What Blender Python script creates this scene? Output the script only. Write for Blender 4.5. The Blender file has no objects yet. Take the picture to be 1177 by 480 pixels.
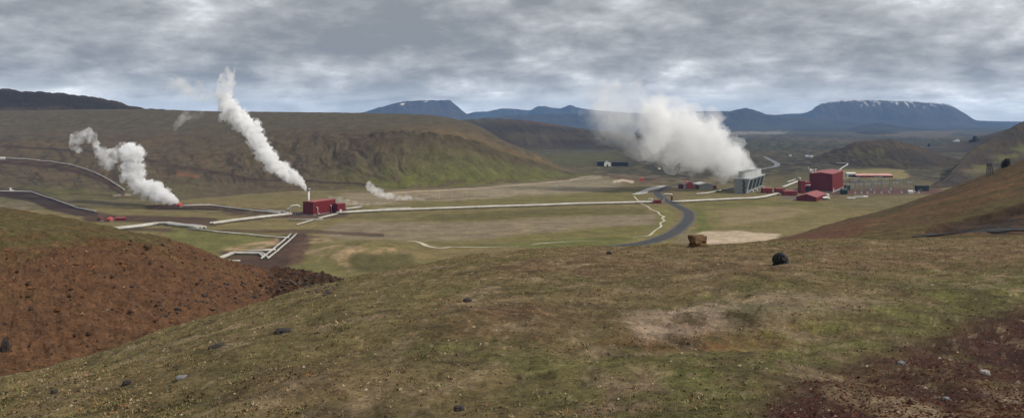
import bpy, bmesh, math, random
import numpy as np
from mathutils import Vector, Matrix
from mathutils.bvhtree import BVHTree

random.seed(7)
RNG = np.random.RandomState(11)
scene = bpy.context.scene
COL = scene.collection
R = math.radians

# ------------------------------------------------------------------ camera frame used to survey the site
EYE = 90.0            # height of the viewpoint above the valley floor (m)
F = 1019.0            # focal length in survey units
HX, HY = 588.5, 138.0  # principal column and horizon row of the survey


def gy(py):
    return EYE * F / (py - HY)


# ------------------------------------------------------------------ numeric helpers
def _hash(ix, iy, iz, seed):
    h = (ix.astype(np.int64) * 374761393 + iy.astype(np.int64) * 668265263 + iz.astype(np.int64) * 1274126177 + seed * 974634777) & 0xFFFFFFFF
    h = ((h ^ (h >> 13)) * 1274126177) & 0xFFFFFFFF
    return h ^ (h >> 16)


_CS = np.cos(np.arange(1024) / 1024 * 2 * np.pi)
_SN = np.sin(np.arange(1024) / 1024 * 2 * np.pi)


def noise3(x, y, z=None, seed=0):
    x = np.asarray(x, float); y = np.asarray(y, float)
    if z is None:
        ix, iy = np.floor(x), np.floor(y)
        fx, fy = x - ix, y - iy
        u, v = [t * t * t * (t * (t * 6 - 15) + 10) for t in (fx, fy)]
        ii, jj = ix.astype(np.int64), iy.astype(np.int64)

        def g2(dx, dy):
            a = (_hash(ii + dx, jj + dy, np.int64(0), seed) & 1023)
            return (fx - dx) * _CS[a] + (fy - dy) * _SN[a]
        a = g2(0, 0); a = a + (g2(1, 0) - a) * u
        b = g2(0, 1); b = b + (g2(1, 1) - b) * u
        return 1.5 * (a + (b - a) * v)
    z = np.asarray(z, float)
    ix, iy, iz = np.floor(x), np.floor(y), np.floor(z)
    fx, fy, fz = x - ix, y - iy, z - iz
    u, v, w = [t * t * t * (t * (t * 6 - 15) + 10) for t in (fx, fy, fz)]

    def g(dx, dy, dz):
        h = _hash(ix + dx, iy + dy, iz + dz, seed)
        a = (h & 0xFFFF) / 65535.0 * 2 * np.pi
        c = ((h >> 16) & 0xFFFF) / 65535.0 * 2 - 1
        s = np.sqrt(np.maximum(0, 1 - c * c))
        return (fx - dx) * s * np.cos(a) + (fy - dy) * s * np.sin(a) + (fz - dz) * c
    def lerp(a, b, t): return a + (b - a) * t
    x00 = lerp(g(0, 0, 0), g(1, 0, 0), u); x10 = lerp(g(0, 1, 0), g(1, 1, 0), u)
    x01 = lerp(g(0, 0, 1), g(1, 0, 1), u); x11 = lerp(g(0, 1, 1), g(1, 1, 1), u)
    return 1.6 * lerp(lerp(x00, x10, v), lerp(x01, x11, v), w)


def fbm(x, y, z=None, octv=4, seed=0, gain=0.5):
    s = 0; a = 1.0; t = 0
    for o in range(octv):
        k = 2.03 ** o
        s = s + a * noise3(np.asarray(x) * k, np.asarray(y) * k, None if z is None else np.asarray(z) * k, seed + o * 17)
        t += a; a *= gain
    return s / t


def sstep(a, b, x):
    t = np.clip((x - a) / (b - a), 0, 1)
    return t * t * (3 - 2 * t)


def pchip(x, Y, xi):
    """monotone cubic interpolation of the rows of Y (n, m) given at x (n) for xi (k)"""
    x = np.asarray(x, float); Y = np.asarray(Y, float)
    h = np.diff(x)[:, None]
    d = np.diff(Y, axis=0) / h
    m = np.zeros_like(Y)
    m[0], m[-1] = d[0], d[-1]
    for i in range(1, len(x) - 1):
        a, b = d[i - 1], d[i]
        w1, w2 = 2 * h[i] + h[i - 1], h[i] + 2 * h[i - 1]
        ok = a * b > 0
        den = np.where(ok, w1 / np.where(ok, a, 1) + w2 / np.where(ok, b, 1), 1)
        m[i] = np.where(ok, (w1 + w2) / den, 0)
    xi = np.asarray(xi, float)
    i = np.clip(np.searchsorted(x, xi) - 1, 0, len(x) - 2)
    t = ((xi - x[i]) / (x[i + 1] - x[i]))[:, None]
    hh = (x[i + 1] - x[i])[:, None]
    t2, t3 = t * t, t * t * t
    return (2 * t3 - 3 * t2 + 1) * Y[i] + (t3 - 2 * t2 + t) * hh * m[i] + (-2 * t3 + 3 * t2) * Y[i + 1] + (t3 - t2) * hh * m[i + 1]


def poly_mask(PX, PY, pts, soft=1.5, ys=3.0):
    """1 inside the polygon, fading over `soft` at its edge; rows are stretched by ys because the valley lies foreshortened"""
    pts = np.array(pts, float)
    x, y = PX, PY * ys
    vx, vy = pts[:, 0], pts[:, 1] * ys
    inside = np.zeros(PX.shape, bool)
    dist = np.full(PX.shape, 1e9)
    n = len(pts)
    for i in range(n):
        x0, y0, x1, y1 = vx[i], vy[i], vx[(i + 1) % n], vy[(i + 1) % n]
        c = ((y0 > y) != (y1 > y)) & (x < (x1 - x0) * (y - y0) / (y1 - y0 + 1e-12) + x0)
        inside ^= c
        dx, dy = x1 - x0, y1 - y0
        t = np.clip(((x - x0) * dx + (y - y0) * dy) / (dx * dx + dy * dy + 1e-9), 0, 1)
        dist = np.minimum(dist, np.hypot(x - x0 - t * dx, y - y0 - t * dy))
    sd = np.where(inside, dist, -dist)
    return sstep(-soft, soft, sd)


def line_mask(PX, PY, pts, w, soft=0.6, ys=1.0):
    """1 within w of the polyline"""
    dist = np.full(PX.shape, 1e9)
    for (x0, y0), (x1, y1) in zip(pts[:-1], pts[1:]):
        y0 *= ys; y1 *= ys
        dx, dy = x1 - x0, y1 - y0
        t = np.clip(((PX - x0) * dx + (PY * ys - y0) * dy) / (dx * dx + dy * dy + 1e-9), 0, 1)
        dist = np.minimum(dist, np.hypot(PX - x0 - t * dx, PY * ys - y0 - t * dy))
    return 1 - sstep(w - soft, w + soft, dist)


def mix(c, col, m):
    return c + (np.array(col, float) - c) * m[..., None]


# ------------------------------------------------------------------ object helpers
def tag(o, label=None, cat=None, group=None, kind=None):
    if label: o['label'] = label
    if cat: o['category'] = cat
    if group: o['group'] = group
    if kind: o['kind'] = kind
    return o


def mesh_obj(name, verts, faces, mat=None, parent=None, smooth=False, cols=None):
    me = bpy.data.meshes.new(name)
    me.from_pydata([tuple(v) for v in verts], [], faces)
    me.update()
    if smooth:
        me.polygons.foreach_set('use_smooth', [True] * len(me.polygons))
    if mat: me.materials.append(mat)
    o = bpy.data.objects.new(name, me)
    COL.objects.link(o)
    if parent is not None: o.parent = parent
    return o


TINT = np.array((0.96, 0.84, 0.70))


def grid_obj(name, V, C, mat, smooth=True):
    """V (n, m, 3) vertices, C (n, m, 3) colours"""
    n, m = V.shape[:2]
    me = bpy.data.meshes.new(name)
    me.vertices.add(n * m)
    me.vertices.foreach_set('co', V.reshape(-1).astype(np.float32))
    idx = np.arange(n * m).reshape(n, m)
    q = np.stack([idx[:-1, :-1], idx[:-1, 1:], idx[1:, 1:], idx[1:, :-1]], -1).reshape(-1)
    nf = (n - 1) * (m - 1)
    me.loops.add(nf * 4)
    me.loops.foreach_set('vertex_index', q.astype(np.int32))
    me.polygons.add(nf)
    me.polygons.foreach_set('loop_start', np.arange(0, nf * 4, 4, dtype=np.int32))
    me.polygons.foreach_set('loop_total', np.full(nf, 4, dtype=np.int32))
    me.polygons.foreach_set('use_smooth', np.ones(nf, dtype=bool) if smooth else np.zeros(nf, dtype=bool))
    me.update(calc_edges=True)
    ca = me.color_attributes.new('soil', 'FLOAT_COLOR', 'POINT')
    c4 = np.ones((n * m, 4), np.float32)
    c4[:, :3] = np.clip(C.reshape(-1, 3) * TINT, 0.002, 0.95)
    ca.data.foreach_set('color', c4.reshape(-1))
    me.materials.append(mat)
    o = bpy.data.objects.new(name, me)
    COL.objects.link(o)
    return o


NEARS = []
SURF = []      # BVH trees of the terrain, for standing things on it


def register(o, V):
    NEAR_NAMES = ('hillside', 'earth_bank', 'spur')
    n, m = V.shape[:2]
    st = max(1, int(math.sqrt(n * m / 60000)))
    W = V[::st, ::st]
    n, m = W.shape[:2]
    idx = np.arange(n * m).reshape(n, m)
    q = np.stack([idx[:-1, :-1], idx[:-1, 1:], idx[1:, 1:], idx[1:, :-1]], -1).reshape(-1, 4)
    (NEARS if o.name in NEAR_NAMES else SURF).append(BVHTree.FromPolygons([tuple(v) for v in W.reshape(-1, 3)], [tuple(int(i) for i in f) for f in q]))


def site(px, py, near=False):
    """the point of the terrain surveyed from the viewpoint in this direction"""
    d = Vector(((px - HX) / F, 1.0, -(py - HY) / F)).normalized()
    best = None
    for b in (NEARS if near else SURF):
        loc, nor, i, dist = b.ray_cast(Vector((0, 0, EYE)), d)
        if loc is not None and (best is None or dist < best[1]): best = (loc, dist)
    if best is None:
        return Vector(((px - HX) / F * gy(py), gy(py), 0))
    return best[0]


def ground_z(x, y, default=0.0, near=False):
    best = None
    for b in (NEARS if near else SURF):
        loc, nor, i, dist = b.ray_cast(Vector((x, y, 600)), Vector((0, 0, -1)))
        if loc is not None and (best is None or loc.z > best): best = loc.z
    return default if best is None else best


# ------------------------------------------------------------------ materials
def new_mat(name):
    m = bpy.data.materials.new(name); m.use_nodes = True
    nt = m.node_tree
    b = nt.nodes['Principled BSDF']
    b.inputs['Specular IOR Level'].default_value = 0.25
    return m, nt, b


def nnode(nt, scale, detail=5, rough=0.6, vec=None):
    n = nt.nodes.new('ShaderNodeTexNoise')
    n.inputs['Scale'].default_value = scale
    n.inputs['Detail'].default_value = detail
    n.inputs['Roughness'].default_value = rough
    if vec is not None: nt.links.new(vec, n.inputs['Vector'])
    return n


def mrange(nt, src, a, b, c, d, clamp=True):
    n = nt.nodes.new('ShaderNodeMapRange'); n.clamp = clamp
    for k, v in zip((1, 2, 3, 4), (a, b, c, d)): n.inputs[k].default_value = v
    nt.links.new(src, n.inputs[0])
    return n.outputs[0]


def terrain_mat(name, scales, bump=0.3, dist=0.1, rough=0.95, contrast=0.35, mottle=None, mscale=1.0):
    """soil colour from the surveyed colour layer, broken up by several octaves of noise, with bump"""
    m, nt, b = new_mat(name)
    at = nt.nodes.new('ShaderNodeAttribute'); at.attribute_name = 'soil'
    tc = nt.nodes.new('ShaderNodeTexCoord')
    col = at.outputs['Color']
    first = None
    for i, s in enumerate(scales):
        n = nnode(nt, s, 6, 0.65, tc.outputs['Object'])
        f = mrange(nt, n.outputs['Fac'], 0.28, 0.72, 1 - contrast, 1 + contrast)
        mx = nt.nodes.new('ShaderNodeVectorMath'); mx.operation = 'SCALE'
        nt.links.new(col, mx.inputs[0]); nt.links.new(f, mx.inputs['Scale'])
        col = mx.outputs[0]
        if first is None: first = n
    if mottle:
        for (mc, lo, hi, sc, st) in mottle:
            n = nnode(nt, sc * mscale, 5, 0.7, tc.outputs['Object'])
            f = mrange(nt, n.outputs['Fac'], lo, hi, 0, st)
            mx = nt.nodes.new('ShaderNodeMix'); mx.data_type = 'RGBA'
            nt.links.new(f, mx.inputs[0]); nt.links.new(col, mx.inputs[6])
            mx.inputs[7].default_value = (*mc, 1)
            col = mx.outputs[2]
    nt.links.new(col, b.inputs['Base Color'])
    b.inputs['Roughness'].default_value = rough
    b.inputs['Specular IOR Level'].default_value = 0.1
    if bump:
        bn = nt.nodes.new('ShaderNodeBump')
        bn.inputs['Strength'].default_value = bump
        bn.inputs['Distance'].default_value = dist
        nt.links.new(first.outputs['Fac'], bn.inputs['Height'])
        nt.links.new(bn.outputs[0], b.inputs['Normal'])
    return m


def paint_mat(name, c, rough=0.6, var=0.12, scale=0.3, metal=0.0, dirt=None, streak=False):
    m, nt, b = new_mat(name)
    tc = nt.nodes.new('ShaderNodeTexCoord')
    vec = tc.outputs['Object']
    if streak:
        mp = nt.nodes.new('ShaderNodeMapping'); mp.inputs['Scale'].default_value = (1, 1, 0.12)
        nt.links.new(vec, mp.inputs['Vector']); vec = mp.outputs[0]
    n = nnode(nt, scale, 5, 0.6, vec)
    f = mrange(nt, n.outputs['Fac'], 0.3, 0.7, 0, 1)
    mx = nt.nodes.new('ShaderNodeMix'); mx.data_type = 'RGBA'
    d = dirt or tuple(v * (1 - 2 * var) for v in c)
    mx.inputs[6].default_value = (*[min(1, v * (1 + var)) for v in c], 1)
    mx.inputs[7].default_value = (*d, 1)
    nt.links.new(f, mx.inputs[0]); nt.links.new(mx.outputs[2], b.inputs['Base Color'])
    b.inputs['Roughness'].default_value = rough
    b.inputs['Metallic'].default_value = metal
    return m


# ------------------------------------------------------------------ camera
cam = bpy.data.cameras.new('camera')
cam.sensor_width = 36.0
cam.lens = 36.0 * F / 1177.0
cam.shift_y = -(240.0 - HY) / 1177.0
cam.clip_start = 0.3
cam.clip_end = 120000
camo = bpy.data.objects.new('camera', cam)
camo.location = (0, 0, EYE)
camo.rotation_euler = (R(90), 0, 0)
COL.objects.link(camo)
scene.camera = camo

# ------------------------------------------------------------------ light: sun through broken cloud
SUN_AZ = math.atan2(0.93, -0.37)        # to the right and a little behind the viewer
SUN_EL = R(42)
sd = Vector((math.sin(SUN_AZ) * math.cos(SUN_EL), math.cos(SUN_AZ) * math.cos(SUN_EL), math.sin(SUN_EL)))
sun = bpy.data.lights.new('sun', 'SUN')
sun.energy = 3.7
sun.angle = R(4)
sun.color = (1.0, 0.95, 0.87)
suno = bpy.data.objects.new('sun', sun)
suno.rotation_euler = sd.to_track_quat('Z', 'Y').to_euler()
suno.location = (200, -100, 400)
COL.objects.link(suno)


def build_world():
    w = bpy.data.worlds.new('World'); scene.world = w
    w.use_nodes = True
    nt = w.node_tree; nt.nodes.clear()
    N = nt.nodes.new; L = nt.links.new
    out = N('ShaderNodeOutputWorld'); bg = N('ShaderNodeBackground')
    sky = N('ShaderNodeTexSky'); sky.sky_type = 'NISHITA'; sky.sun_disc = False
    sky.sun_elevation = SUN_EL; sky.sun_rotation = SUN_AZ
    sky.air_density = 1.0; sky.dust_density = 1.5; sky.ozone_density = 1.0
    tc = N('ShaderNodeTexCoord')
    sp = N('ShaderNodeSeparateXYZ'); L(tc.outputs['Generated'], sp.inputs[0])

    def val(v, sock):
        if isinstance(v, (int, float)): sock.default_value = v
        else: L(v, sock)

    def math_(op, a, b=None, c=None):
        n = N('ShaderNodeMath'); n.operation = op
        for i, v in enumerate((a, b, c)):
            if v is not None: val(v, n.inputs[i])
        return n.outputs[0]

    def ramp(x, a, b, c=0.0, d=1.0, smooth=True):
        n = N('ShaderNodeMapRange'); n.interpolation_type = 'SMOOTHSTEP' if smooth else 'LINEAR'
        L(x, n.inputs[0])
        for k, v in zip((1, 2, 3, 4), (a, b, c, d)): n.inputs[k].default_value = v
        return n.outputs[0]

    def mixc(f, a, b):
        n = N('ShaderNodeMix'); n.data_type = 'RGBA'
        val(f, n.inputs[0])
        for v, s in ((a, n.inputs[6]), (b, n.inputs[7])):
            if isinstance(v, tuple): s.default_value = (*v, 1)
            else: L(v, s)
        return n.outputs[2]
    z = math_('MAXIMUM', sp.outputs[2], 0.0)

    # the underside of a cloud deck: directions meet a plane overhead, flattened towards the horizon
    def deck(off, height, seedz):
        zc = math_('ADD', z, off)
        cx = math_('MULTIPLY', math_('DIVIDE', sp.outputs[0], zc), height)
        cy = math_('MULTIPLY', math_('DIVIDE', sp.outputs[1], zc), height)
        cb = N('ShaderNodeCombineXYZ'); L(cx, cb.inputs[0]); L(cy, cb.inputs[1]); cb.inputs[2].default_value = seedz
        return cb.outputs[0]

    def noise(vec, scale, detail, rough, off=(0, 0, 0), dist=0.0):
        mp = N('ShaderNodeMapping'); mp.inputs['Location'].default_value = off
        L(vec, mp.inputs[0])
        n = N('ShaderNodeTexNoise'); n.inputs['Scale'].default_value = scale
        n.inputs['Detail'].default_value = detail; n.inputs['Roughness'].default_value = rough
        n.inputs['Distortion'].default_value = dist
        L(mp.outputs[0], n.inputs['Vector'])
        return n.outputs['Fac']
    A = deck(0.33, 2.1, 0.0)
    B = deck(0.12, 0.75, 4.0)
    sv = N('ShaderNodeVectorMath'); sv.operation = 'MULTIPLY'; L(tc.outputs['Generated'], sv.inputs[0])
    sv.inputs[1].default_value = (1, 1, 2.3)
    D = sv.outputs[0]
    heap = noise(D, 5.6, 4, 0.5, (2.1, 0.4, 1.0), 0.3)
    knob = noise(D, 15.0, 8, 0.60, (5.1, 3.4, 2.0), 0.2)
    big = noise(A, 1.25, 2, 0.5, (3.1, 1.7, 0), 0.2)
    puff = noise(A, 3.4, 3, 0.5, (1.2, 5.2, 2), 0.25)
    lump = noise(A, 8.0, 8, 0.56, (6.2, 2.2, 4), 0.1)
    strat = noise(B, 2.4, 8, 0.55, (9.4, 3.3, 3), 0.15)
    wisp = noise(B, 9.0, 6, 0.6, (2.4, 8.3, 3), 0.1)
    thick = math_('ADD', math_('ADD', math_('MULTIPLY', big, 0.8), math_('ADD', math_('MULTIPLY', puff, 0.55), math_('MULTIPLY', heap, 0.80))),
                  math_('ADD', math_('ADD', math_('ADD', math_('MULTIPLY', lump, 0.24), math_('MULTIPLY', knob, 0.80)), math_('MULTIPLY', wisp, 0.12)), math_('MULTIPLY', strat, 0.42)))
    # deeper and thinner banks of the deck, by bearing and height
    for bx, bz, wx_, wz_, amt in ((-0.12, 0.086, 0.30, 0.022, 0.22), (-0.46, 0.12, 0.18, 0.03, 0.16), (0.0, 0.13, 0.5, 0.016, 0.10), (0.43, 0.128, 0.10, 0.018, -0.13), (0.10, 0.055, 0.22, 0.012, -0.05),
                                  (-0.55, 0.058, 0.13, 0.025, -0.14), (0.53, 0.082, 0.10, 0.02, -0.13), (0.33, 0.040, 0.22, 0.010, 0.10), (-0.25, 0.028, 0.2, 0.012, 0.06)):
        u = math_('MULTIPLY', math_('SUBTRACT', sp.outputs[0], bx), 1 / wx_)
        v = math_('MULTIPLY', math_('SUBTRACT', z, bz), 1 / wz_)
        r2 = math_('ADD', math_('MULTIPLY', u, u), math_('MULTIPLY', v, v))
        front = math_('MULTIPLY', ramp(sp.outputs[1], 0.0, 0.3), amt)
        thick = math_('MULTIPLY_ADD', math_('EXPONENT', math_('MULTIPLY', r2, -1.0)), front, thick)
    # thick is about 1.43 +- 0.2 : high = dark base of a deep cloud, low = thin, sunlit edge
    cr = N('ShaderNodeValToRGB'); cr.color_ramp.interpolation = 'B_SPLINE'
    e = cr.color_ramp.elements
    e[0].position = 0.0; e[0].color = (0.88, 0.88, 0.87, 1)
    e[1].position = 1.0; e[1].color = (0.185, 0.197, 0.21, 1)
    for p, c in ((0.18, (0.63, 0.64, 0.645, 1)), (0.36, (0.45, 0.46, 0.47, 1)), (0.56, (0.335, 0.345, 0.355, 1)), (0.78, (0.25, 0.258, 0.266, 1))):
        k = e.new(p); k.color = c
    L(ramp(thick, 1.44, 2.14, 0, 1, False), cr.inputs[0])
    # far off below the deck: blue-grey rain sky with streaks of bright cloud
    nis = N('ShaderNodeVectorMath'); nis.operation = 'SCALE'; nis.inputs['Scale'].default_value = 0.10
    L(sky.outputs[0], nis.inputs[0])
    far = mixc(0.75, nis.outputs[0], (0.44, 0.46, 0.48))
    gap = noise(B, 1.3, 6, 0.55, (12.3, 6.2, 5), 0.2)
    gm = math_('MULTIPLY', ramp(gap, 0.60, 0.44), ramp(z, 0.050, 0.014))
    low = math_('MAXIMUM', gm, math_('MULTIPLY', ramp(z, 0.03, 0.006), 0.6))
    skyc = mixc(math_('MULTIPLY', low, 0.62), cr.outputs[0], far)
    sc = N('ShaderNodeVectorMath'); sc.operation = 'SCALE'
    L(skyc, sc.inputs[0])
    up = math_('MULTIPLY', ramp(z, 0.15, 0.8, 10.0 * CLOUD, 10.0 * CLOUD * 1.32, False), ramp(z, 0.060, 0.004, 1.0, 1.75))
    L(up, sc.inputs['Scale'])
    L(sc.outputs[0], bg.inputs[0]); bg.inputs[1].default_value = 0.1
    L(bg.outputs[0], out.inputs[0])


CLOUD = 1.44


build_world()

scene.view_settings.view_transform = 'Standard'
scene.view_settings.look = 'None'
scene.view_settings.gamma = 1
scene.view_settings.exposure = 0.0
scene.view_settings.use_curve_mapping = False
scene.render.engine = 'CYCLES'
cy_ = scene.cycles
cy_.use_denoising = True
cy_.denoiser = 'OPENIMAGEDENOISE'
cy_.max_bounces = 12
cy_.diffuse_bounces = 2
cy_.glossy_bounces = 2
cy_.volume_bounces = 8
cy_.use_adaptive_sampling = False
# ================================================================== TERRAIN
def to_xyz(PX, PY, Y):
    return np.stack([(PX - HX) / F * Y, Y, EYE - (PY - HY) / F * Y], -1)


# ------------------------------------------------------------------ valley floor: one sheet out to the horizon
def build_ground():
    px = np.arange(-260, 1440, 1.6)
    py = np.concatenate([np.arange(143.6, 150, 0.5), np.arange(150, 200, 0.6), np.arange(200, 300, 0.55), np.arange(300, 420, 2.0)])[::-1]
    PX, PY = np.meshgrid(px, py)
    Y = gy(PY)
    V = to_xyz(PX, PY, Y)
    x, y = V[..., 0], V[..., 1]
    z = 0.5 * fbm(x / 60, y / 60, octv=3, seed=3) * sstep(16000, 3000, Y)
    z += 3.0 * np.maximum(0, fbm(x / 90, y / 120, octv=4, seed=4) + 0.1) * sstep(1500, 1800, Y) * sstep(9000, 4000, Y)
    # low turf knoll in the middle of the near valley
    kn = np.exp(-((PX - 425) / 62) ** 2 - ((Y - 585) / 50) ** 2)
    z += 9.0 * kn * (1 + 0.25 * fbm(x / 14, y / 14, octv=3, seed=9))
    z += 4.0 * np.exp(-((PX - 235) / 55) ** 2 - ((Y - 700) / 40) ** 2)
    V[..., 2] = z
    PX, PY = HX + V[..., 0] / V[..., 1] * F, HY - (V[..., 2] - EYE) / V[..., 1] * F
    # ---------------- soil colours
    wx = PX + 9 * fbm(x / 60, y / 60, octv=4, seed=21) + 4 * fbm(x / 16, y / 16, octv=3, seed=25)
    wy = PY + 2.6 * fbm(x / 80, y / 45, octv=4, seed=22) + 1.2 * fbm(x / 20, y / 20, octv=3, seed=26)
    base = np.array([[142, .055, .060, .050], [149, .060, .062, .048], [152, .085, .082, .066], [156, .10, .095, .072], [160, .060, .062, .040],
                     [168, .058, .062, .036], [176, .075, .072, .046], [186, .080, .077, .048], [196, .082, .080, .048], [205, .095, .088, .052],
                     [215, .105, .096, .056], [230, .108, .099, .050], [245, .110, .100, .048], [262, .118, .108, .052], [285, .105, .100, .045],
                     [310, .095, .092, .040], [430, .09, .09, .04]])
    C = np.stack([np.interp(wy, base[:, 0], base[:, i]) for i in (1, 2, 3)], -1)

    def P(pts, col, s=1.0, soft=3.0, edge=None):
        nonlocal C
        m = poly_mask(wx, wy, pts, soft)
        if edge is not None:
            m = m * sstep(*edge, fbm(x / 14, y / 14, octv=4, seed=31) + 0.0)
        C = mix(C, col, m * s)

    def Lr(pts, w, col, s=1.0, soft=0.8, warp=0.35):
        nonlocal C
        m = line_mask(PX + (wx - PX) * warp, PY + (wy - PY) * warp, pts, w, soft, 1.0)
        C = mix(C, col, m * s)
    TAN = (.165, .150, .112); GREY = (.142, .128, .096); DKG = (.072, .070, .028); GRN = (.078, .092, .028); OLV = (.098, .096, .036)
    DIRT = (.046, .030, .024); DIRT2 = (.065, .045, .036); SAND = (.29, .262, .215); LAVA = (.035, .035, .030)
    # far plain: lava fields and paler flats
    n1 = fbm(x / 500, y / 900, octv=5, seed=41)
    far = sstep(176, 168, PY)
    C = mix(C, (.115, .105, .085), sstep(0.05, 0.35, n1) * sstep(150, 153, PY) * far * 0.8)
    C = mix(C, (.040, .043, .034), sstep(-0.02, -0.3, n1) * far * 0.8)
    P([(815, 152), (905, 151), (902, 154), (822, 155)], (.26, .26, .26), 0.8, 2)
    P([(1020, 150), (1105, 150), (1085, 158), (1010, 156)], (.15, .13, .11), 0.6, 4)
    P([(900, 160), (1010, 160), (960, 166), (860, 168)], (.12, .105, .08), 0.5, 4)
    P([(820, 158), (935, 163), (930, 170), (820, 172)], (.050, .062, .030), 0.8, 4)
    n2 = fbm(x / 45, y / 70, octv=4, seed=43)
    P([(700, 186), (760, 182), (900, 184), (1100, 186), (1120, 215), (970, 200), (860, 200), (700, 203)], LAVA, 0.75, 6, (-0.12, 0.25))
    P([(840, 180), (1000, 182), (1000, 190), (840, 190)], (.045, .045, .036), 0.7, 5, (-0.3, 0.1))
    P([(745, 195), (800, 194), (812, 203), (790, 207), (748, 205)], LAVA, 0.9, 4, (-0.35, 0.05))
    n4 = fbm(x / 28, y / 60, octv=5, seed=44, gain=.65)
    C = mix(C, (.032, .030, .027), sstep(0.0, 0.2, n4 + .12 * n2) * sstep(218, 206, PY) * sstep(150, 160, PY) * sstep(640, 760, PX) * .9)
    C = mix(C, (.150, .130, .100), sstep(0.10, 0.32, -n4) * sstep(214, 204, PY) * sstep(152, 162, PY) * .7)
    # flats between the hill and the long pipe
    P([(395, 222), (470, 219), (560, 214), (640, 208), (700, 204), (722, 208), (700, 219), (640, 226), (560, 229), (470, 232), (398, 236)], TAN, 0.85, 5)
    P([(540, 216), (640, 209), (700, 206), (690, 216), (620, 223), (550, 224)], (.175, .168, .130), 0.6, 5)
    P([(640, 223), (735, 217), (742, 229), (560, 234), (470, 237), (480, 233)], OLV, 0.8, 4)
    P([(255, 243), (330, 243), (330, 232), (200, 230), (120, 240)], (.115, .104, .052), 0.7, 6)
    P([(400, 214), (560, 212), (560, 216), (470, 219), (400, 222)], (.085, .075, .045), 0.7, 4)
    # flats in front of the long pipe
    P([(400, 254), (480, 256), (560, 254), (680, 249), (755, 246), (752, 259), (690, 261), (620, 267), (560, 274), (480, 277), (400, 275), (360, 268)], GREY, 0.85, 6)
    P([(490, 247), (560, 243), (650, 240), (745, 239), (744, 246), (650, 248), (560, 253), (480, 254)], DKG, 0.85, 5)
    P([(400, 247), (480, 246), (480, 250), (400, 252)], DKG, 0.5, 4)
    P([(560, 276), (640, 268), (690, 262), (755, 260), (752, 271), (690, 272), (600, 275)], OLV, 0.9, 5)
    P([(600, 278), (700, 272), (750, 270), (700, 283), (600, 284), (450, 288)], GRN, 0.8, 4)
    P([(752, 237), (772, 240), (776, 252), (760, 268), (740, 272), (762, 254)], (.110, .112, .042), 0.9, 4)
    P([(418, 287), (500, 283), (600, 283), (600, 290), (500, 296), (420, 300)], (.115, .098, .050), 0.8, 4)
    # right-hand fields
    P([(800, 227), (900, 226), (960, 234), (900, 262), (812, 266), (800, 250), (790, 236)], (.112, .104, .046), 0.9, 5)
    P([(830, 241), (900, 237), (930, 243), (890, 254), (830, 258)], (.150, .132, .082), 0.8, 7)
    P([(790, 232), (940, 231), (950, 236), (800, 238)], (.080, .084, .030), 0.7, 4)
    P([(796, 238), (808, 240), (818, 262), (806, 272), (786, 274), (804, 258)], GRN, 0.95, 4)
    P([(806, 266), (850, 265), (895, 268), (884, 275), (850, 279), (800, 281), (790, 275)], SAND, 0.95, 4)
    P([(780, 268), (800, 266), (800, 276), (770, 284)], (.13, .115, .082), 0.8, 4)
    P([(800, 214), (840, 216), (850, 224), (800, 226), (772, 224)], (.10, .096, .046), 0.8, 4)
    # station ground on the right
    P([(905, 222), (915, 220), (918, 230), (896, 229)], (.085, .085, .082), 0.9, 3)
    P([(950, 216), (1080, 216), (1086, 224), (955, 227)], (.072, .042, .040), 0.95, 3)
    P([(955, 224), (1060, 223), (1100, 228), (1040, 246), (960, 240)], (.095, .088, .046), 0.8, 5)
    P([(966, 195), (1030, 194), (1046, 200), (1040, 205), (968, 206)], (.215, .200, .095), 0.9, 3)
    P([(1000, 206), (1070, 207), (1070, 216), (975, 216)], (.080, .076, .046), 0.7, 5)
    P([(885, 202), (930, 198), (932, 216), (890, 215)], (.085, .085, .042), 0.7, 4)
    Lr([(720, 183), (690, 192), (640, 196)], 0.8, (.14, .125, .08), 0.7)
    # rough dark patches beyond the flats
    P([(672, 183), (722, 182), (735, 189), (690, 193)], (.045, .045, .032), 0.7, 4)
    P([(560, 178), (700, 176), (720, 183), (650, 190)], (.085, .090, .040), 0.8, 5)
    # tracks
    Lr([(690, 201), (712, 204), (735, 208), (760, 209)], 1.1, (.11, .075, .058), 0.9)
    Lr([(700, 200), (740, 203), (775, 206), (790, 209)], 1.0, (.13, .11, .09), 0.8)
    Lr([(735, 212), (748, 206), (765, 203)], 0.8, (.055, .045, .04), 0.6)
    # dark pipe beds and wellhead yards on the left
    Lr([(40, 226), (70, 236), (110, 245), (150, 252)], 2.2, DIRT2, 0.9)
    P([(92, 249), (150, 246), (250, 250), (246, 260), (180, 256), (100, 256)], DIRT, 0.9, 4)
    P([(160, 237), (200, 233), (262, 236), (250, 241), (170, 242)], DIRT, 0.95, 3)
    Lr([(225, 236), (300, 242), (350, 246)], 1.2, DIRT, 0.85)
    Lr([(238, 245), (300, 243), (345, 246)], 1.0, DIRT2, 0.7)
    P([(255, 240), (330, 240), (345, 248), (300, 251), (262, 246)], DIRT, 0.8, 4, (-0.4, 0.0))
    P([(326, 244), (398, 241), (398, 249), (360, 253), (318, 250)], DIRT2, 0.9, 3)
    Lr([(300, 251), (240, 256), (190, 258)], 1.3, DIRT2, 0.8)
    Lr([(130, 263), (230, 265), (300, 266), (360, 266), (440, 270)], 2.0, DIRT, 0.75)
    Lr([(230, 266), (280, 270), (330, 274)], 2.2, DIRT, 0.9)
    P([(316, 270), (350, 267), (352, 274), (336, 296), (330, 310), (288, 318), (262, 300), (296, 294), (318, 282)], DIRT, 0.95, 4)
    P([(336, 284), (356, 270), (366, 272), (344, 300), (326, 312)], (.068, .044, .034), 0.85, 4)
    P([(250, 290), (300, 287), (318, 290), (300, 300), (262, 299)], DIRT, 0.8, 4)
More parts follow.
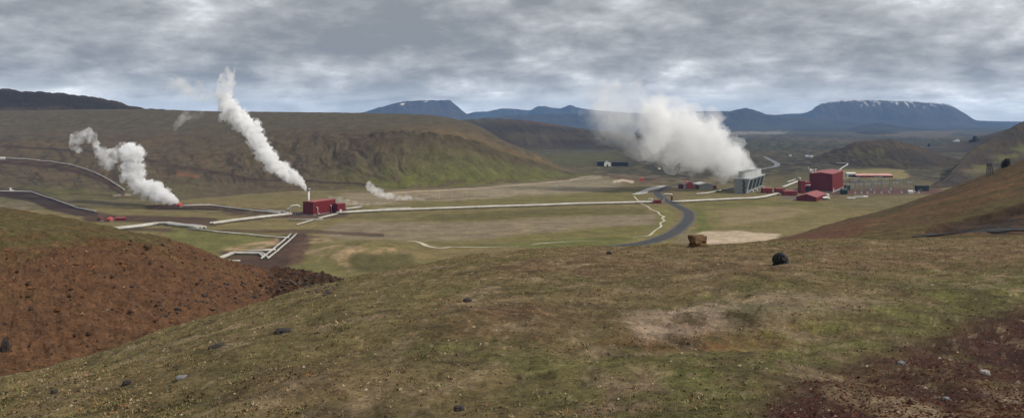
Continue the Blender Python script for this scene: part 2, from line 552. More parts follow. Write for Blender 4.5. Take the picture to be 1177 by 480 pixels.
    Lr([(250, 302), (270, 308), (290, 313)], 1.6, (.20, .15, .10), 0.8)
    P([(250, 283), (285, 278), (318, 274), (322, 279), (300, 286), (262, 291)], (.24, .19, .135), 0.85, 3, (-0.25, 0.12))
    P([(200, 262), (300, 268), (316, 274), (262, 284), (232, 292), (180, 285)], (.088, .096, .034), 0.85, 6)
    # knoll: pale wind-scoured crown and greener flank
    P([(346, 286), (400, 281), (455, 284), (470, 290), (420, 292), (395, 296), (360, 296)], (.20, .158, .105), 0.8, 3, (-0.2, 0.2))
    P([(352, 274), (378, 272), (385, 277), (360, 279)], (.22, .18, .125), 0.8, 3, (-0.3, 0.1))
    P([(380, 292), (400, 292), (415, 310), (400, 312)], (.19, .15, .10), 0.8, 3, (-0.2, 0.2))
    P([(405, 290), (470, 291), (480, 305), (430, 318), (400, 305)], (.060, .058, .026), 0.9, 5)
    P([(330, 305), (370, 300), (400, 318), (380, 332), (330, 330)], (.105, .108, .045), 0.9, 5)
    # milky seep along the foot of the hill
    Lr([(430, 224), (480, 220), (560, 215.5), (620, 210.5), (665, 206.5), (700, 203)], 0.45, (.32, .29, .24), 0.8, 0.5, 0.15)
    Lr([(655, 207), (672, 203), (690, 203)], 1.0, (.30, .27, .22), 0.8)
    Lr([(705, 209), (716, 207), (727, 209)], 1.2, (.42, .38, .33), 0.85)
    Lr([(470, 230), (500, 229), (545, 225), (562, 226)], 0.5, (.05, .045, .03), 0.7)
    C = mix(C, (.034, .024, .022), poly_mask(PX, PY, [(-60, 220), (0, 221), (30, 221.5), (58, 227), (85, 236.5), (112, 244), (114, 249), (88, 248), (60, 242), (32, 231), (0, 226), (-60, 225)], 1.2, 1.6) * .95)
    C = C * (1 + sstep(196, 224, PY)[..., None] * np.array((.34, .32, .34))) * (1 - .14 * sstep(214, 190, PY)[..., None])
    # grass mottling
    C *= (1 + 0.20 * fbm(x / 9, y / 9, octv=4, seed=51) + 0.20 * fbm(x / 40, y / 26, octv=3, seed=52))[..., None]
    m = terrain_mat('valley_soil', (0.35, 0.06), 0.5, 1.2, contrast=0.30)
    o = tag(grid_obj('ground', V, C, m), kind='structure')
    register(o, V)


# ------------------------------------------------------------------ lofted hill: surveyed sections (column -> [(row, distance), ...] from foot to back)
def loft(sections, px, ns, endlift=None):
    xs = sorted(sections)
    K = len(sections[xs[0]])
    A = np.array([[v for pq in sections[c] for v in pq] for c in xs], float)       # (ncol, 2K)
    B = pchip(xs, A, px).reshape(len(px), K, 2)
    s = np.linspace(0, K - 1, ns)
    # rows along the section
    D = np.transpose(B, (1, 0, 2)).reshape(K, -1)
    E = pchip(np.arange(K), D, s).reshape(ns, len(px), 2)
    PX = np.broadcast_to(px, (ns, len(px)))
    S = np.broadcast_to((s / (K - 1))[:, None], PX.shape)
    return PX, E[..., 0], E[..., 1], S


def z_to_row(z, Y):
    return HY + (EYE - z) * F / Y


def hillsec(foot_row, pts, back=((400, -25), (900, -90))):
    """pts: (row, distance) from low to skyline; adds a buried foot and the far side of the hill"""
    Y0 = gy(foot_row)
    sec = [(z_to_row(-6, Y0 - 25), Y0 - 25), (foot_row, Y0)] + list(pts)
    row, Yt = pts[-1]
    zt = EYE - (row - HY) / F * Yt
    for dy, dz in back:
        z = max(zt + dz, -8)
        sec.append((z_to_row(z, Yt + dy), Yt + dy))
    return sec


def build_table_hill():
    S = {
        -260: hillsec(258, [(236, 850), (212, 985), (180, 1130), (148, 1560), (118, 1950)]),
        0: hillsec(243, [(222, 968), (202, 1080), (181, 1220), (150, 1600), (127, 1950)]),
        140: hillsec(237, [(218, 1035), (200, 1130), (180, 1250), (150, 1560), (125.5, 1900)]),
        250: hillsec(226, [(212, 1110), (195, 1190), (175, 1290), (150, 1500), (128, 1850)]),
        350: hillsec(219, [(208, 1165), (190, 1215), (168, 1280), (148, 1400), (129, 1800)]),
        450: hillsec(217, [(205, 1185), (183, 1225), (160, 1265), (149, 1310), (130.5, 1750)]),
        500: hillsec(215, [(204, 1205), (183, 1240), (162, 1275), (150.5, 1312), (133, 1680)]),
        524: hillsec(213.5, [(203, 1225), (184, 1262), (165, 1295), (153, 1335), (137, 1620)]),
        548: hillsec(212.5, [(203, 1240), (187, 1275), (170, 1305), (158, 1345), (144, 1560)]),
        582: hillsec(210, [(203, 1285), (192, 1310), (182, 1328), (172, 1350), (163, 1430)]),
        619: hillsec(207.5, [(202.5, 1335), (196, 1360), (189, 1385), (183, 1410), (177, 1445)]),
        657: hillsec(204, [(202, 1405), (200.5, 1420), (198.5, 1440), (197, 1455), (195, 1475)]),
        700: hillsec(200, [(200.5, 1485), (200.5, 1490), (200.5, 1500), (200.4, 1510), (200.3, 1530)]),
    }
    px = np.arange(-260, 701, 1.1)
    PX, PY, Y, T = loft(S, px, 190)
    V = to_xyz(PX, PY, Y)
    x, y = V[..., 0], V[..., 1]
    face = sstep(0.14, 0.3, T) * sstep(0.66, 0.52, T)
    nose = sstep(640, 560, PX)
    # gullies run down the face
    g = fbm(PX / 19 + 2.2 * fbm(x / 90, y / 90, octv=3, seed=60) + 5 * T, T * 4.2, octv=6, seed=61, gain=.58)
    gul = -np.abs(g) * 8 + 2
    V[..., 2] += (gul * face * sstep(150, 300, PX) + 0.2 * gul * face * sstep(300, 150, PX)) * nose
    V[..., 2] += 5.0 * fbm(x / 120, y / 120, octv=4, seed=62) * sstep(0.12, 0.25, T) * nose * sstep(0.74, 0.6, T)
    V[..., 2] += 1.2 * fbm(x / 25, y / 25, octv=4, seed=63) * sstep(0.1, 0.2, T) * nose
    # broken cliff edge towards the nose
    edge = np.exp(-((T - 0.565) / 0.02) ** 2) * sstep(400, 450, PX) * sstep(590, 540, PX)
    V[..., 2] += 6 * edge * (0.5 + fbm(PX / 9, T * 10, octv=4, seed=64))
    PX, PY = HX + V[..., 0] / V[..., 1] * F, HY - (V[..., 2] - EYE) / V[..., 1] * F
    # ---------------- colours
    C = np.zeros(V.shape) + np.array((.080, .065, .043))
    str_ = fbm(PX / 9 + 6 * T + 1.5 * fbm(x / 70, y / 70, octv=2, seed=65), T * 4, octv=5, seed=66)
    rust = fbm(x / 170, y / 90, octv=4, seed=67)
    C = mix(C, (.112, .080, .047), sstep(0.0, 0.4, rust) * sstep(330, 120, PX) * 0.8)
    C = mix(C, (.040, .034, .025), sstep(0.0, 0.32, str_) * face * 0.9)
    C = mix(C, (.088, .080, .048), sstep(-0.05, -0.35, str_) * face * 0.6)
    low = sstep(0.42, 0.22, T)
    C = mix(C, (.092, .104, .030), low * sstep(330, 470, PX) * sstep(-0.35, 0.15, fbm(PX / 20, T * 9, octv=4, seed=68)) * 0.95)
    C = mix(C, (.082, .090, .032), sstep(400, 560, PX) * face * 0.65)
    C = mix(C, (.058, .046, .033), sstep(0.40, 0.5, T) * sstep(0.60, 0.53, T) * sstep(360, 440, PX) * 0.7)
    C = mix(C, (.035, .028, .022), np.clip(edge * 1.3, 0, 1) * sstep(-0.2, 0.25, fbm(PX / 8, T * 30, octv=3, seed=69)) * 0.9)
    C = mix(C, (.074, .068, .046), sstep(0.57, 0.66, T) * 0.8)                    # plateau
    C = mix(C, (.125, .090, .045), sstep(0.56, 0.6, T) * sstep(0.70, 0.62, T) * sstep(430, 520, PX) * 0.5)
    # foot of the hill on the left: greener and paler
    C = mix(C, (.098, .092, .048), sstep(0.32, 0.20, T) * sstep(280, 150, PX) * 0.8)
    C = mix(C, (.082, .085, .036), sstep(0.32, 0.24, T) * sstep(0.16, 0.2, T) * sstep(250, 150, PX) * sstep(-0.2, 0.2, fbm(x / 50, y / 30, octv=3, seed=70)) * 0.9)
    C = mix(C, (.15, .13, .09), sstep(0.22, 0.17, T) * sstep(260, 120, PX) * sstep(-0.2, 0.3, fbm(x / 60, y / 25, octv=3, seed=71)) * 0.7)
    wx = PX + 5 * fbm(x / 30, y / 30, octv=3, seed=72); wy = PY + 1.0 * fbm(x / 30, y / 30, octv=3, seed=73)

    def Lr(pts, w, col, s=1.0, soft=0.8):
        nonlocal C
        C = mix(C, col, line_mask(wx, wy, pts, w, soft) * s)
    Lr([(-250, 160), (0, 168), (90, 173), (140, 178), (200, 190), (240, 197), (300, 207), (350, 208), (420, 212)], 1.2, (.036, .026, .022), 0.85)
    Lr([(180, 188), (240, 199), (300, 210)], 3.2, (.06, .045, .034), 0.6)
    Lr([(205, 199), (225, 203)], 1.6, (.17, .075, .04), 0.7)
    Lr([(20, 192), (32, 203), (52, 209)], 1.0, (.045, .035, .025), 0.7)
    Lr([(0, 196), (20, 203), (40, 206)], 1.2, (.045, .035, .025), 0.6)
    Lr([(36, 190), (48, 200), (56, 208)], 1.2, (.12, .08, .045), 0.7)
    Lr([(0, 220), (35, 221), (55, 228), (80, 239), (110, 245)], 3.4, (.040, .028, .026), 0.95)
    Lr([(-200, 183), (0, 184), (60, 188.5), (100, 198.5), (122, 208.5), (142, 221)], 1.6, (.055, .038, .032), 0.8)
    Lr([(80, 222), (140, 226), (180, 228)], 0.8, (.06, .04, .03), 0.7)
    Lr([(130, 225), (150, 223.5)], 0.8, (.26, .23, .19), 0.8)
    Lr([(300, 215), (420, 214), (470, 216)], 0.9, (.055, .045, .032), 0.6)
    C = mix(C, (.034, .024, .022), poly_mask(wx, wy, [(-60, 220), (0, 221), (30, 221.5), (58, 227), (85, 236.5), (112, 244), (114, 249), (88, 248), (60, 242), (32, 231), (0, 226), (-60, 225)], 1.2, 1.6) * .95)
    C = mix(C, (.040, .028, .024), line_mask(wx, wy - 2.6, [(0, 184), (60, 188.5), (100, 198.5), (122, 208.5), (142, 221)], 1.8, 0.8) * .85)
    C = C * np.array((1.04, 1.07, 1.16))
    C *= (1 + 0.30 * fbm(x / 16, y / 16, octv=4, seed=74) + 0.25 * str_ * face)[..., None]
    m = terrain_mat('hill_turf', (0.25, 0.05), 0.6, 2.0, contrast=0.28)
    o = tag(grid_obj('table_hill', V, C, m), kind='structure')
    register(o, V)


def generic_hill(name, S, px, ns, base, seed, rough_amp, col2, col3, gully=0.0, gx=14, extra=None, scales=(0.1, 0.02)):
    PX, PY, Y, T = loft(S, px, ns)
    V = to_xyz(PX, PY, Y)
    x, y = V[..., 0], V[..., 1]
    sc = float(np.median(Y)) / 1000.0
    fade = sstep(0.05, 0.25, T) * sstep(px[0], px[0] + 20, PX) * sstep(px[-1], px[-1] - 20, PX)
    V[..., 2] += rough_amp * fbm(x / (70 * sc), y / (70 * sc), octv=5, seed=seed) * fade
    g = fbm(PX / gx + 4 * T, T * 3, octv=5, seed=seed + 1)
    if gully:
        V[..., 2] += gully * (0.5 - 2 * np.abs(g)) * fade * sstep(0.95, 0.7, T)
    C = np.zeros(V.shape) + np.array(base, float)
    a = fbm(x / (130 * sc), y / (90 * sc), octv=5, seed=seed + 2)
    C = mix(C, col2, sstep(-0.05, 0.3, a))
    C = mix(C, col3, sstep(-0.05, -0.35, a) * 0.8)
    C *= (1 + 0.35 * g * fade)[..., None]
    if extra: C = extra(PX, PY, T, V, C)
    m = terrain_mat(name + '_soil', scales, 0.6, 3.0 * sc, contrast=0.25)
    o = tag(grid_obj(name, V, C, m), kind='structure')
    register(o, V)
    return o


def build_back_hills():
    # dark ridge behind the table hill on the left
    S = {}
    for c, sky in ((-260, 88), (-60, 99), (0, 102.5), (40, 104.5), (60, 106.5), (85, 110.5), (110, 115.5), (140, 120.5), (165, 125), (200, 128.5), (240, 131)):
        S[c] = hillsec(170, [(150, 1900), (sky + (150 - sky) * .55, 2080), (sky + (150 - sky) * .3, 2180), (sky, 2350)])

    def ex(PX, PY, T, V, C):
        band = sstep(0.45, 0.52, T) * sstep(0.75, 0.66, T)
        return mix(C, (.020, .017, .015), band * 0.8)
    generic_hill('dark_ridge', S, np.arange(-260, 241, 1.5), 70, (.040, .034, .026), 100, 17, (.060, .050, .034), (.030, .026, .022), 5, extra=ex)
    # dark hollow between the two
    # brown moor in the middle distance, soil colours also darkened for cloud shadow
    S = {}
    for c, sky in ((440, 150), (500, 143.5), (525, 140.3), (545, 138), (563, 137.2), (600, 138), (622, 140.2), (650, 145.5), (690, 151), (730, 157), (770, 163), (800, 167.5), (840, 171)):
        S[c] = hillsec(172 if c < 780 else 173, [(168 if sky < 164 else 172, 2900), (max(sky + (168 - sky) * .6, sky), 3000), (max(sky + (168 - sky) * .3, sky), 3150), (sky, 3500)])

    def ex2(PX, PY, T, V, C):
        return mix(C, (.105, .062, .05), sstep(0.6, 0.7, T) * sstep(0.85, 0.75, T) * np.exp(-((PX - 622) / 22) ** 2) * 0.8)
    generic_hill('brown_moor', S, np.arange(440, 841, 1.4), 60, (.050, .042, .030), 120, 7, (.068, .060, .038), (.034, .028, .022), 6, gx=18, extra=ex2)
    # cone hill beyond the power station; cloud shadow painted into its dark lava tones
    S = {}
    for c, sky, foot in ((895, 189, 191), (925, 184.5, 190), (945, 178, 190), (965, 171, 190.5), (985, 164.5, 191), (1000, 162.3, 192), (1022, 162, 193), (1035, 165, 194), (1050, 167.5, 194), (1062, 172.5, 193), (1085, 179.5, 192), (1115, 185.5, 190), (1150, 188.5, 189)):
        Y0 = gy(foot)
        Yt = 2050
        S[c] = hillsec(foot, [(foot + (sky - foot) * f, Y0 + (Yt - Y0) * g) for f, g in ((.2, .16), (.5, .42), (.82, .7), (1, 1))], back=((250, -10), (600, -80)))

    def ex3(PX, PY, T, V, C):
        x, y = V[..., 0], V[..., 1]
        C = mix(C, (.064, .062, .030), sstep(0.15, 0.3, T) * sstep(0.66, 0.5, T) * np.exp(-((PX - 1003) / 24) ** 2) * sstep(-0.2, 0.2, fbm(x / 40, y / 40, octv=3, seed=133)))
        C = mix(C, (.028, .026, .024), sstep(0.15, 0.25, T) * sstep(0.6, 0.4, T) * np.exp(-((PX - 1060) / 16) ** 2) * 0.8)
        return C
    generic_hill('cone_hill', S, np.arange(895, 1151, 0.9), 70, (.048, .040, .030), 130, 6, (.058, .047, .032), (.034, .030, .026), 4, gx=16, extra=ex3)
    # slope on the right beyond the near spur
    S = {}
    for c, foot, sky in ((1062, 217, 216.5), (1082, 216, 209), (1092, 215, 200), (1105, 214, 184), (1120, 213, 170.5), (1135, 212, 161), (1150, 211, 154), (1165, 210, 145.5), (1177, 209, 139.5), (1230, 208, 118), (1300, 208, 100), (1440, 208, 80)):
        Y0 = gy(foot)
        Yt = Y0 + min(420, 7 * (foot - sky) + 3)
        S[c] = hillsec(foot, [(foot + (sky - foot) * f, Y0 + (Yt - Y0) * g) for f, g in ((.2, .14), (.5, .42), (.8, .74), (1, 1))], back=((200, -10), (500, -60)))

    def ex4(PX, PY, T, V, C):
        x, y = V[..., 0], V[..., 1]
        nn = fbm(x / 70, y / 70, octv=3, seed=143)
        C = mix(C, (.100, .105, .045), sstep(0.05, 0.25, nn + 0.25) * np.exp(-((PY - (197 - (PX - 1120) * .45)) / 7.0) ** 2) * sstep(1105, 1125, PX) * 0.9)
        C = mix(C, (.130, .115, .080), np.exp(-((PY - 197) / 2.2) ** 2) * np.exp(-((PX - 1118) / 18) ** 2) * 0.8)
        C = mix(C, (.044, .041, .038), np.exp(-((PX - 1095) / 18) ** 2) * np.exp(-((PY - 208) / 9) ** 2) * 0.9)
        return C
    generic_hill('far_slope', S, np.arange(1062, 1441, 0.9), 90, (.052, .045, .034), 140, 3, (.060, .050, .034), (.042, .036, .032), 3, gx=20, extra=ex4)
    # low dark slope further off behind it
    S = {}
    for c, sky in ((1058, 171), (1078, 168), (1095, 165), (1112, 162), (1128, 157), (1145, 152), (1177, 144), (1300, 122)):
        S[c] = hillsec(176, [(176 + (sky - 176) * f, 2413 + 300 * f) for f in (.2, .5, .8, 1)], back=((300, -20), (600, -80)))
    generic_hill('dark_spur', S, np.arange(1058, 1301, 1.2), 40, (.050, .045, .040), 150, 3, (.062, .056, .045), (.036, .032, .030), 2)


# ------------------------------------------------------------------ mountains on the horizon
def mountain(name, sky, Y, seed, base=(.052, .046, .040), snow=None, flat=0.0, ftop=0.6, gul=22, foot=None):
    xs = [c for c, _ in sky]
    S = {}
    for c, r in sky:
        z = EYE - (r - HY) / F * Y
        f0 = -2 if foot is None else foot
        pts = [(f0, -0.30), (f0 + 0.10 * (z - f0), -0.19), (f0 + 0.30 * (z - f0), -0.115), (f0 + 0.62 * (z - f0), -0.065), (f0 + 0.88 * (z - f0), -0.030), (z, 0.0), (z * 1.0, 0.05 + flat), (z * .5, 0.13 + flat), (-4, 0.22 + flat)]
        S[c] = [(z_to_row(zz, Y * (1 + t * 0.6)), Y * (1 + t * 0.6)) for zz, t in pts]
    px = np.arange(xs[0], xs[-1] + 1, 1.0)
    PX, PY, YY, T = loft(S, px, 80)
    V = to_xyz(PX, PY, YY)
    x, y = V[..., 0], V[..., 1]
    k = Y / 1000
    up = sstep(0.12, 0.4, T) * sstep(0.72, 0.55, T)
    relief = np.clip(V[..., 2] / 200, 0.05, 1)
    g = fbm(PX / 11 + 3 * T, T * 2.5, octv=5, seed=seed)
    V[..., 2] += gul * (0.4 - 1.7 * np.abs(g)) * up * relief
    V[..., 2] += 0.7 * gul * fbm(x / (22 * k), y / (22 * k), octv=5, seed=seed + 1) * sstep(0.05, 0.3, T) * relief * (1 - 0.8 * np.exp(-((T - .62) / .1) ** 2))
    C = np.zeros(V.shape) + np.array(base, float)
    a = fbm(x / (60 * k), y / (60 * k), octv=4, seed=seed + 2)
    C *= (1 + 0.5 * a + 0.4 * g)[..., None]
    if snow: C = snow(PX, PY, T, g, a, C)
    m = terrain_mat(name + '_rock', (0.012, 0.003), 0.5, 30, contrast=0.25)
    return tag(grid_obj(name, V, C, m), kind='structure')


def build_mountains():
    def snow_big(PX, PY, T, g, a, C):
        top = sstep(0.535, 0.60, T) * sstep(932, 948, PX) * sstep(1102, 1085, PX)
        n = fbm(PX / 5, T * 24, octv=4, seed=205)
        m = top * sstep(-0.25, 0.12, n)
        st = sstep(0.40, 0.47, T) * sstep(0.60, 0.54, T) * sstep(0.16, 0.36, fbm(PX / 3.6 + 8 * T, T * 9, octv=4, seed=207)) * sstep(975, 990, PX) * sstep(1085, 1065, PX)
        return mix(C, (.62, .64, .68), np.clip(m + .8 * st, 0, 1))

    def snow_left(PX, PY, T, g, a, C):
        m = sstep(0.57, 0.62, T) * sstep(0.12, 0.34, fbm(PX / 5, T * 20, octv=3, seed=209)) * sstep(462, 475, PX) * sstep(520, 510, PX) * 0.7
        s = np.exp(-((PX - 463 - (T - .52) * 30) / 1.8) ** 2) * sstep(0.46, 0.49, T) * sstep(0.56, 0.53, T)
        s2 = np.exp(-((PX - 490) / 2.5) ** 2) * np.exp(-((T - .56) / .012) ** 2)
        return mix(C, (.78, .80, .84), np.clip(m + s + s2, 0, 1))
    mountain('distant_mountain_range', [(-260, 136), (200, 138), (405, 139), (505, 136), (530, 133.5), (545, 129), (560, 128.3), (578, 124.8), (590, 125.2), (608, 127), (618, 122.6), (626, 122), (634, 124), (643, 124.5), (656, 121), (662, 123.3), (675, 125.5), (700, 128), (730, 130), (760, 129), (800, 128), (830, 128), (860, 130), (900, 133), (950, 136), (1100, 138), (1120, 138.6), (1150, 139.5), (1200, 140), (1440, 138)], 14800, 211, base=(.045, .047, .045), flat=0.0)
    mountain('table_mountain', [(398, 139), (405, 133), (424, 127.5), (436, 123.5), (444, 121.8), (452, 119.5), (460, 117.3), (480, 115.8), (500, 115.4), (516, 115.4), (521, 118.5), (530, 126), (537, 131), (552, 137.5), (575, 141), (600, 143)], 12500, 221, snow=snow_left, flat=0.05)
    mountain('blue_ridge', [(500, 142), (540, 137.5), (580, 133), (640, 131.5), (700, 131), (760, 131), (800, 129), (822, 128), (835, 128.8), (846, 126.6), (858, 124.6), (871, 128), (884, 132.5), (900, 134), (940, 137), (1000, 142)], 10500, 231, base=(.046, .045, .042))
    mountain('snow_capped_table_mountain', [(840, 140), (870, 134), (900, 131.5), (925, 130), (932, 127.5), (938, 122.5), (945, 119), (958, 116.6), (975, 115.3), (1000, 115.2), (1040, 116.2), (1068, 118), (1086, 119.7), (1096, 123), (1104, 128), (1112, 132.3), (1121, 138), (1140, 141), (1177, 143.5), (1250, 145)], 13000, 241, snow=snow_big, flat=0.08)
    mountain('dark_foothills', [(860, 156), (900, 150), (940, 148), (972, 148.5), (990, 144), (1008, 141.6), (1022, 143), (1040, 146), (1070, 148.5), (1110, 149.5), (1160, 152), (1220, 153)], 8200, 251, base=(.040, .040, .036), gul=12)
    mountain('lava_ridge', [(925, 158), (960, 154.5), (985, 152.5), (1004, 150), (1030, 152.5), (1060, 154.5), (1080, 158)], 6200, 261, base=(.036, .034, .030), gul=6)


# ------------------------------------------------------------------ the hillside the viewer stands on
def build_hillside():
    # columns -> crest; rows between viewer and crest, then the drop behind it
    cres = {-260: (500, 21), -120: (468, 22), 0: (437, 24), 100: (410, 28), 200: (378, 33), 300: (347, 40), 380: (325, 47), 460: (307, 54), 520: (297, 60), 580: (290, 66), 660: (287, 72), 740: (284.5, 76), 803: (281.5, 78), 900: (277, 82), 1000: (275, 88), 1100: (273.5, 92), 1177: (272.5, 96), 1440: (268, 100)}
    S = {}
    for c, (r, Yc) in cres.items():
        near = 9.0 + 0.000 * c
        Yn = np.interp(c, [-260, 0, 300, 588, 1177, 1440], [13.5, 12.5, 10, 9, 8.6, 8.2])
        rows = [(1700, 2.2 if c > 200 else 2.6), (680, Yn * .52), (480 if r < 450 else 505, Yn)]
        zn = EYE - (rows[-1][0] - HY) / F * Yn
        zc = EYE - (r - HY) / F * Yc
        for t in (.25, .55, .8):
            Y = Yn + (Yc - Yn) * t ** 1.1
            # gently convex towards the crest
            z = zn + (zc - zn) * ((Y - Yn) / (Yc - Yn)) + 0.35 * math.sin(math.pi * t) * min(1, Yc / 60)
            rows.append((z_to_row(z, Y), Y))
        rows.append((r, Yc))
        rows.append((z_to_row(zc - 1.6, Yc + 6), Yc + 6))
        for dy, dz in ((30, -14), (90, -44), (200, -92)):
            rows.append((z_to_row(zc + dz, Yc + dy), Yc + dy))
        S[c] = rows
    px = np.concatenate([np.arange(-260, -20, 4), np.arange(-20, 1200, 1.0), np.arange(1200, 1441, 4)])
    K = 11
    PX, PY, Y, T = loft(S, px, 430)
    # denser rows where the picture sees the slope
    s = np.concatenate([np.linspace(0, 2, 24)[:-1], np.linspace(2, 6.1, 330)[:-1], np.linspace(6.1, 10, 40)])
    xs = sorted(S)
    A = np.array([[v for pq in S[c] for v in pq] for c in xs], float)
    B = pchip(xs, A, px).reshape(len(px), K, 2)
    D = np.transpose(B, (1, 0, 2)).reshape(K, -1)
    E = pchip(np.arange(K), D, s).reshape(len(s), len(px), 2)
    PX = np.broadcast_to(px, (len(s), len(px))); PY, Y = E[..., 0], E[..., 1]
    V = to_xyz(PX, PY, Y)
    x, y = V[..., 0].copy(), V[..., 1].copy()
    # distort the sight columns a little so nothing follows straight rays
    tuss = fbm(x / 0.55, y / 0.8, octv=3, seed=301)
    hum = fbm(x / 2.6, y / 3.4, octv=4, seed=302)
    near = sstep(80, 15, Y)
    V[..., 2] += 0.075 * tuss + 0.22 * hum + 0.40 * fbm(x / 11, y / 13, octv=3, seed=303) * sstep(3, 14, Y)
    # ---------------- colours
    C = np.zeros(V.shape) + np.array((.120, .103, .046))
    n1 = fbm(x / 3.2, y / 5.0, octv=5, seed=311, gain=.6)
    n2 = fbm(x / 9, y / 14, octv=4, seed=312)
    n3 = fbm(x / 0.7, y / 1.2, octv=4, seed=313, gain=.65)
    C = mix(C, (.092, .094, .033), sstep(-0.05, 0.4, n1) * 0.8)
    C = mix(C, (.150, .118, .058), sstep(0.0, -0.4, n1) * 0.75)
    C = mix(C, (.105, .070, .040), sstep(0.05, 0.4, n2) * 0.65)
    wx = PX + 30 * n2 + 14 * n1; wy = PY + 12 * n2 + 7 * n1

    def P(pts, col, s=1.0, soft=14, ys=1.8, edge=None, nz=None):
        nonlocal C
        m = poly_mask(wx, wy, pts, soft, ys)
        if edge: m = m * sstep(*edge, n3 if nz is None else nz)
        C = mix(C, col, m * s)
    P([(-50, 420), (300, 345), (560, 292), (600, 300), (520, 360), (300, 440), (100, 500), (-50, 500)], (.125, .112, .046), 0.6, 30)
    P([(500, 335), (600, 330), (640, 372), (560, 400), (480, 380)], (.135, .084, .044), 0.6, 22, edge=(-0.2, 0.4))
    P([(700, 395), (760, 372), (900, 358), (960, 366), (900, 388), (760, 400)], (.150, .088, .036), 0.9, 12, edge=(-0.35, 0.15))
    P([(720, 372), (820, 345), (960, 335), (1010, 342), (960, 362), (840, 376), (740, 392)], (.27, .225, .155), 0.95, 14, edge=(-0.35, 0.12))
    P([(650, 470), (700, 430), (780, 420), (770, 450), (700, 480)], (.165, .125, .075), 0.8, 14, edge=(-0.3, 0.2))
    P([(1090, 330), (1150, 322), (1170, 335), (1100, 345)], (.23, .19, .14), 0.6, 10, edge=(-0.1, 0.3))
    P([(1000, 322), (1060, 318), (1080, 330), (1010, 336)], (.23, .19, .14), 0.5, 10, edge=(-0.1, 0.3))
    P([(830, 355), (1177, 300), (1300, 310), (1300, 370), (1060, 396), (960, 410), (850, 400)], (.098, .108, .034), 0.75, 22, edge=(-0.3, 0.25))
    P([(760, 400), (900, 398), (1000, 410), (880, 450), (760, 440)], (.085, .100, .030), 0.75, 20, edge=(-0.25, 0.3))
    P([(780, 470), (870, 440), (900, 480), (780, 500)], (.080, .100, .028), 0.7, 16, edge=(-0.25, 0.3))
    C = mix(C, (.062, .048, .028), sstep(0.14, 0.4, fbm(x / 2.2, y / 3.2, octv=5, seed=326, gain=.65)) * 0.6)
    P([(620, 285), (800, 282), (1177, 274), (1177, 300), (900, 315), (640, 312)], (.135, .098, .050), 0.65, 18, edge=(-0.4, 0.3))
    P([(800, 300), (1000, 292), (1177, 284), (1177, 296), (1000, 305), (860, 318)], (.130, .085, .048), 0.6, 14, edge=(-0.3, 0.3))
    # scoria: dark red gravel bottom right
    scor = (.046, .025, .020)
    P([(820, 500), (920, 440), (1000, 408), (1100, 378), (1190, 352), (1460, 330), (1460, 520), (820, 520)], scor, 0.97, 30, edge=(-0.5, 0.0), nz=n3 + .8 * n1)
    P([(980, 408), (1100, 370), (1200, 345), (1200, 372), (1080, 400), (960, 430)], (.066, .036, .026), 0.6, 20, edge=(-0.2, 0.3))
    P([(1110, 470), (1200, 440), (1300, 500), (1100, 510)], (.11, .058, .040), 0.7, 12, edge=(-0.2, 0.3))
    P([(1100, 440), (1177, 436), (1177, 446), (1120, 448)], (.15, .125, .10), 0.5, 8, edge=(0.0, 0.3))
    P([(1140, 452), (1180, 450), (1180, 468), (1150, 470)], (.085, .085, .03), 0.7, 8, edge=(-0.2, 0.2))
    # bare earth dark flecks & pale dry tufts
    fleck = fbm(x / 0.28, y / 0.5, octv=3, seed=321, gain=.7)
    C = mix(C, (.040, .030, .020), sstep(0.30, 0.50, fleck + 0.25 * n1) * 0.5)
    C = mix(C, (.215, .185, .110), sstep(0.24, 0.48, fbm(x / 0.3, y / 0.55, octv=3, seed=323, gain=.7)) * 0.7)
    C = mix(C, (.20, .165, .095), sstep(0.08, 0.36, fbm(x / 1.6, y / 3.0, octv=5, seed=325, gain=.65)) * 0.8)
    C = C * np.array((1.12, 1.14, 1.42))
    C *= (1 + 0.42 * n3 + 0.20 * fbm(x / 0.22, y / 0.4, octv=2, seed=327))[..., None]
    m = terrain_mat('hillside_turf', (14.0, 3.6, .7), 1.0, 0.10, contrast=0.42)
    o = tag(grid_obj('hillside', V, C, m), kind='structure')
    register(o, V)
    global HILL
    HILL = (PX, PY, V, C, s)


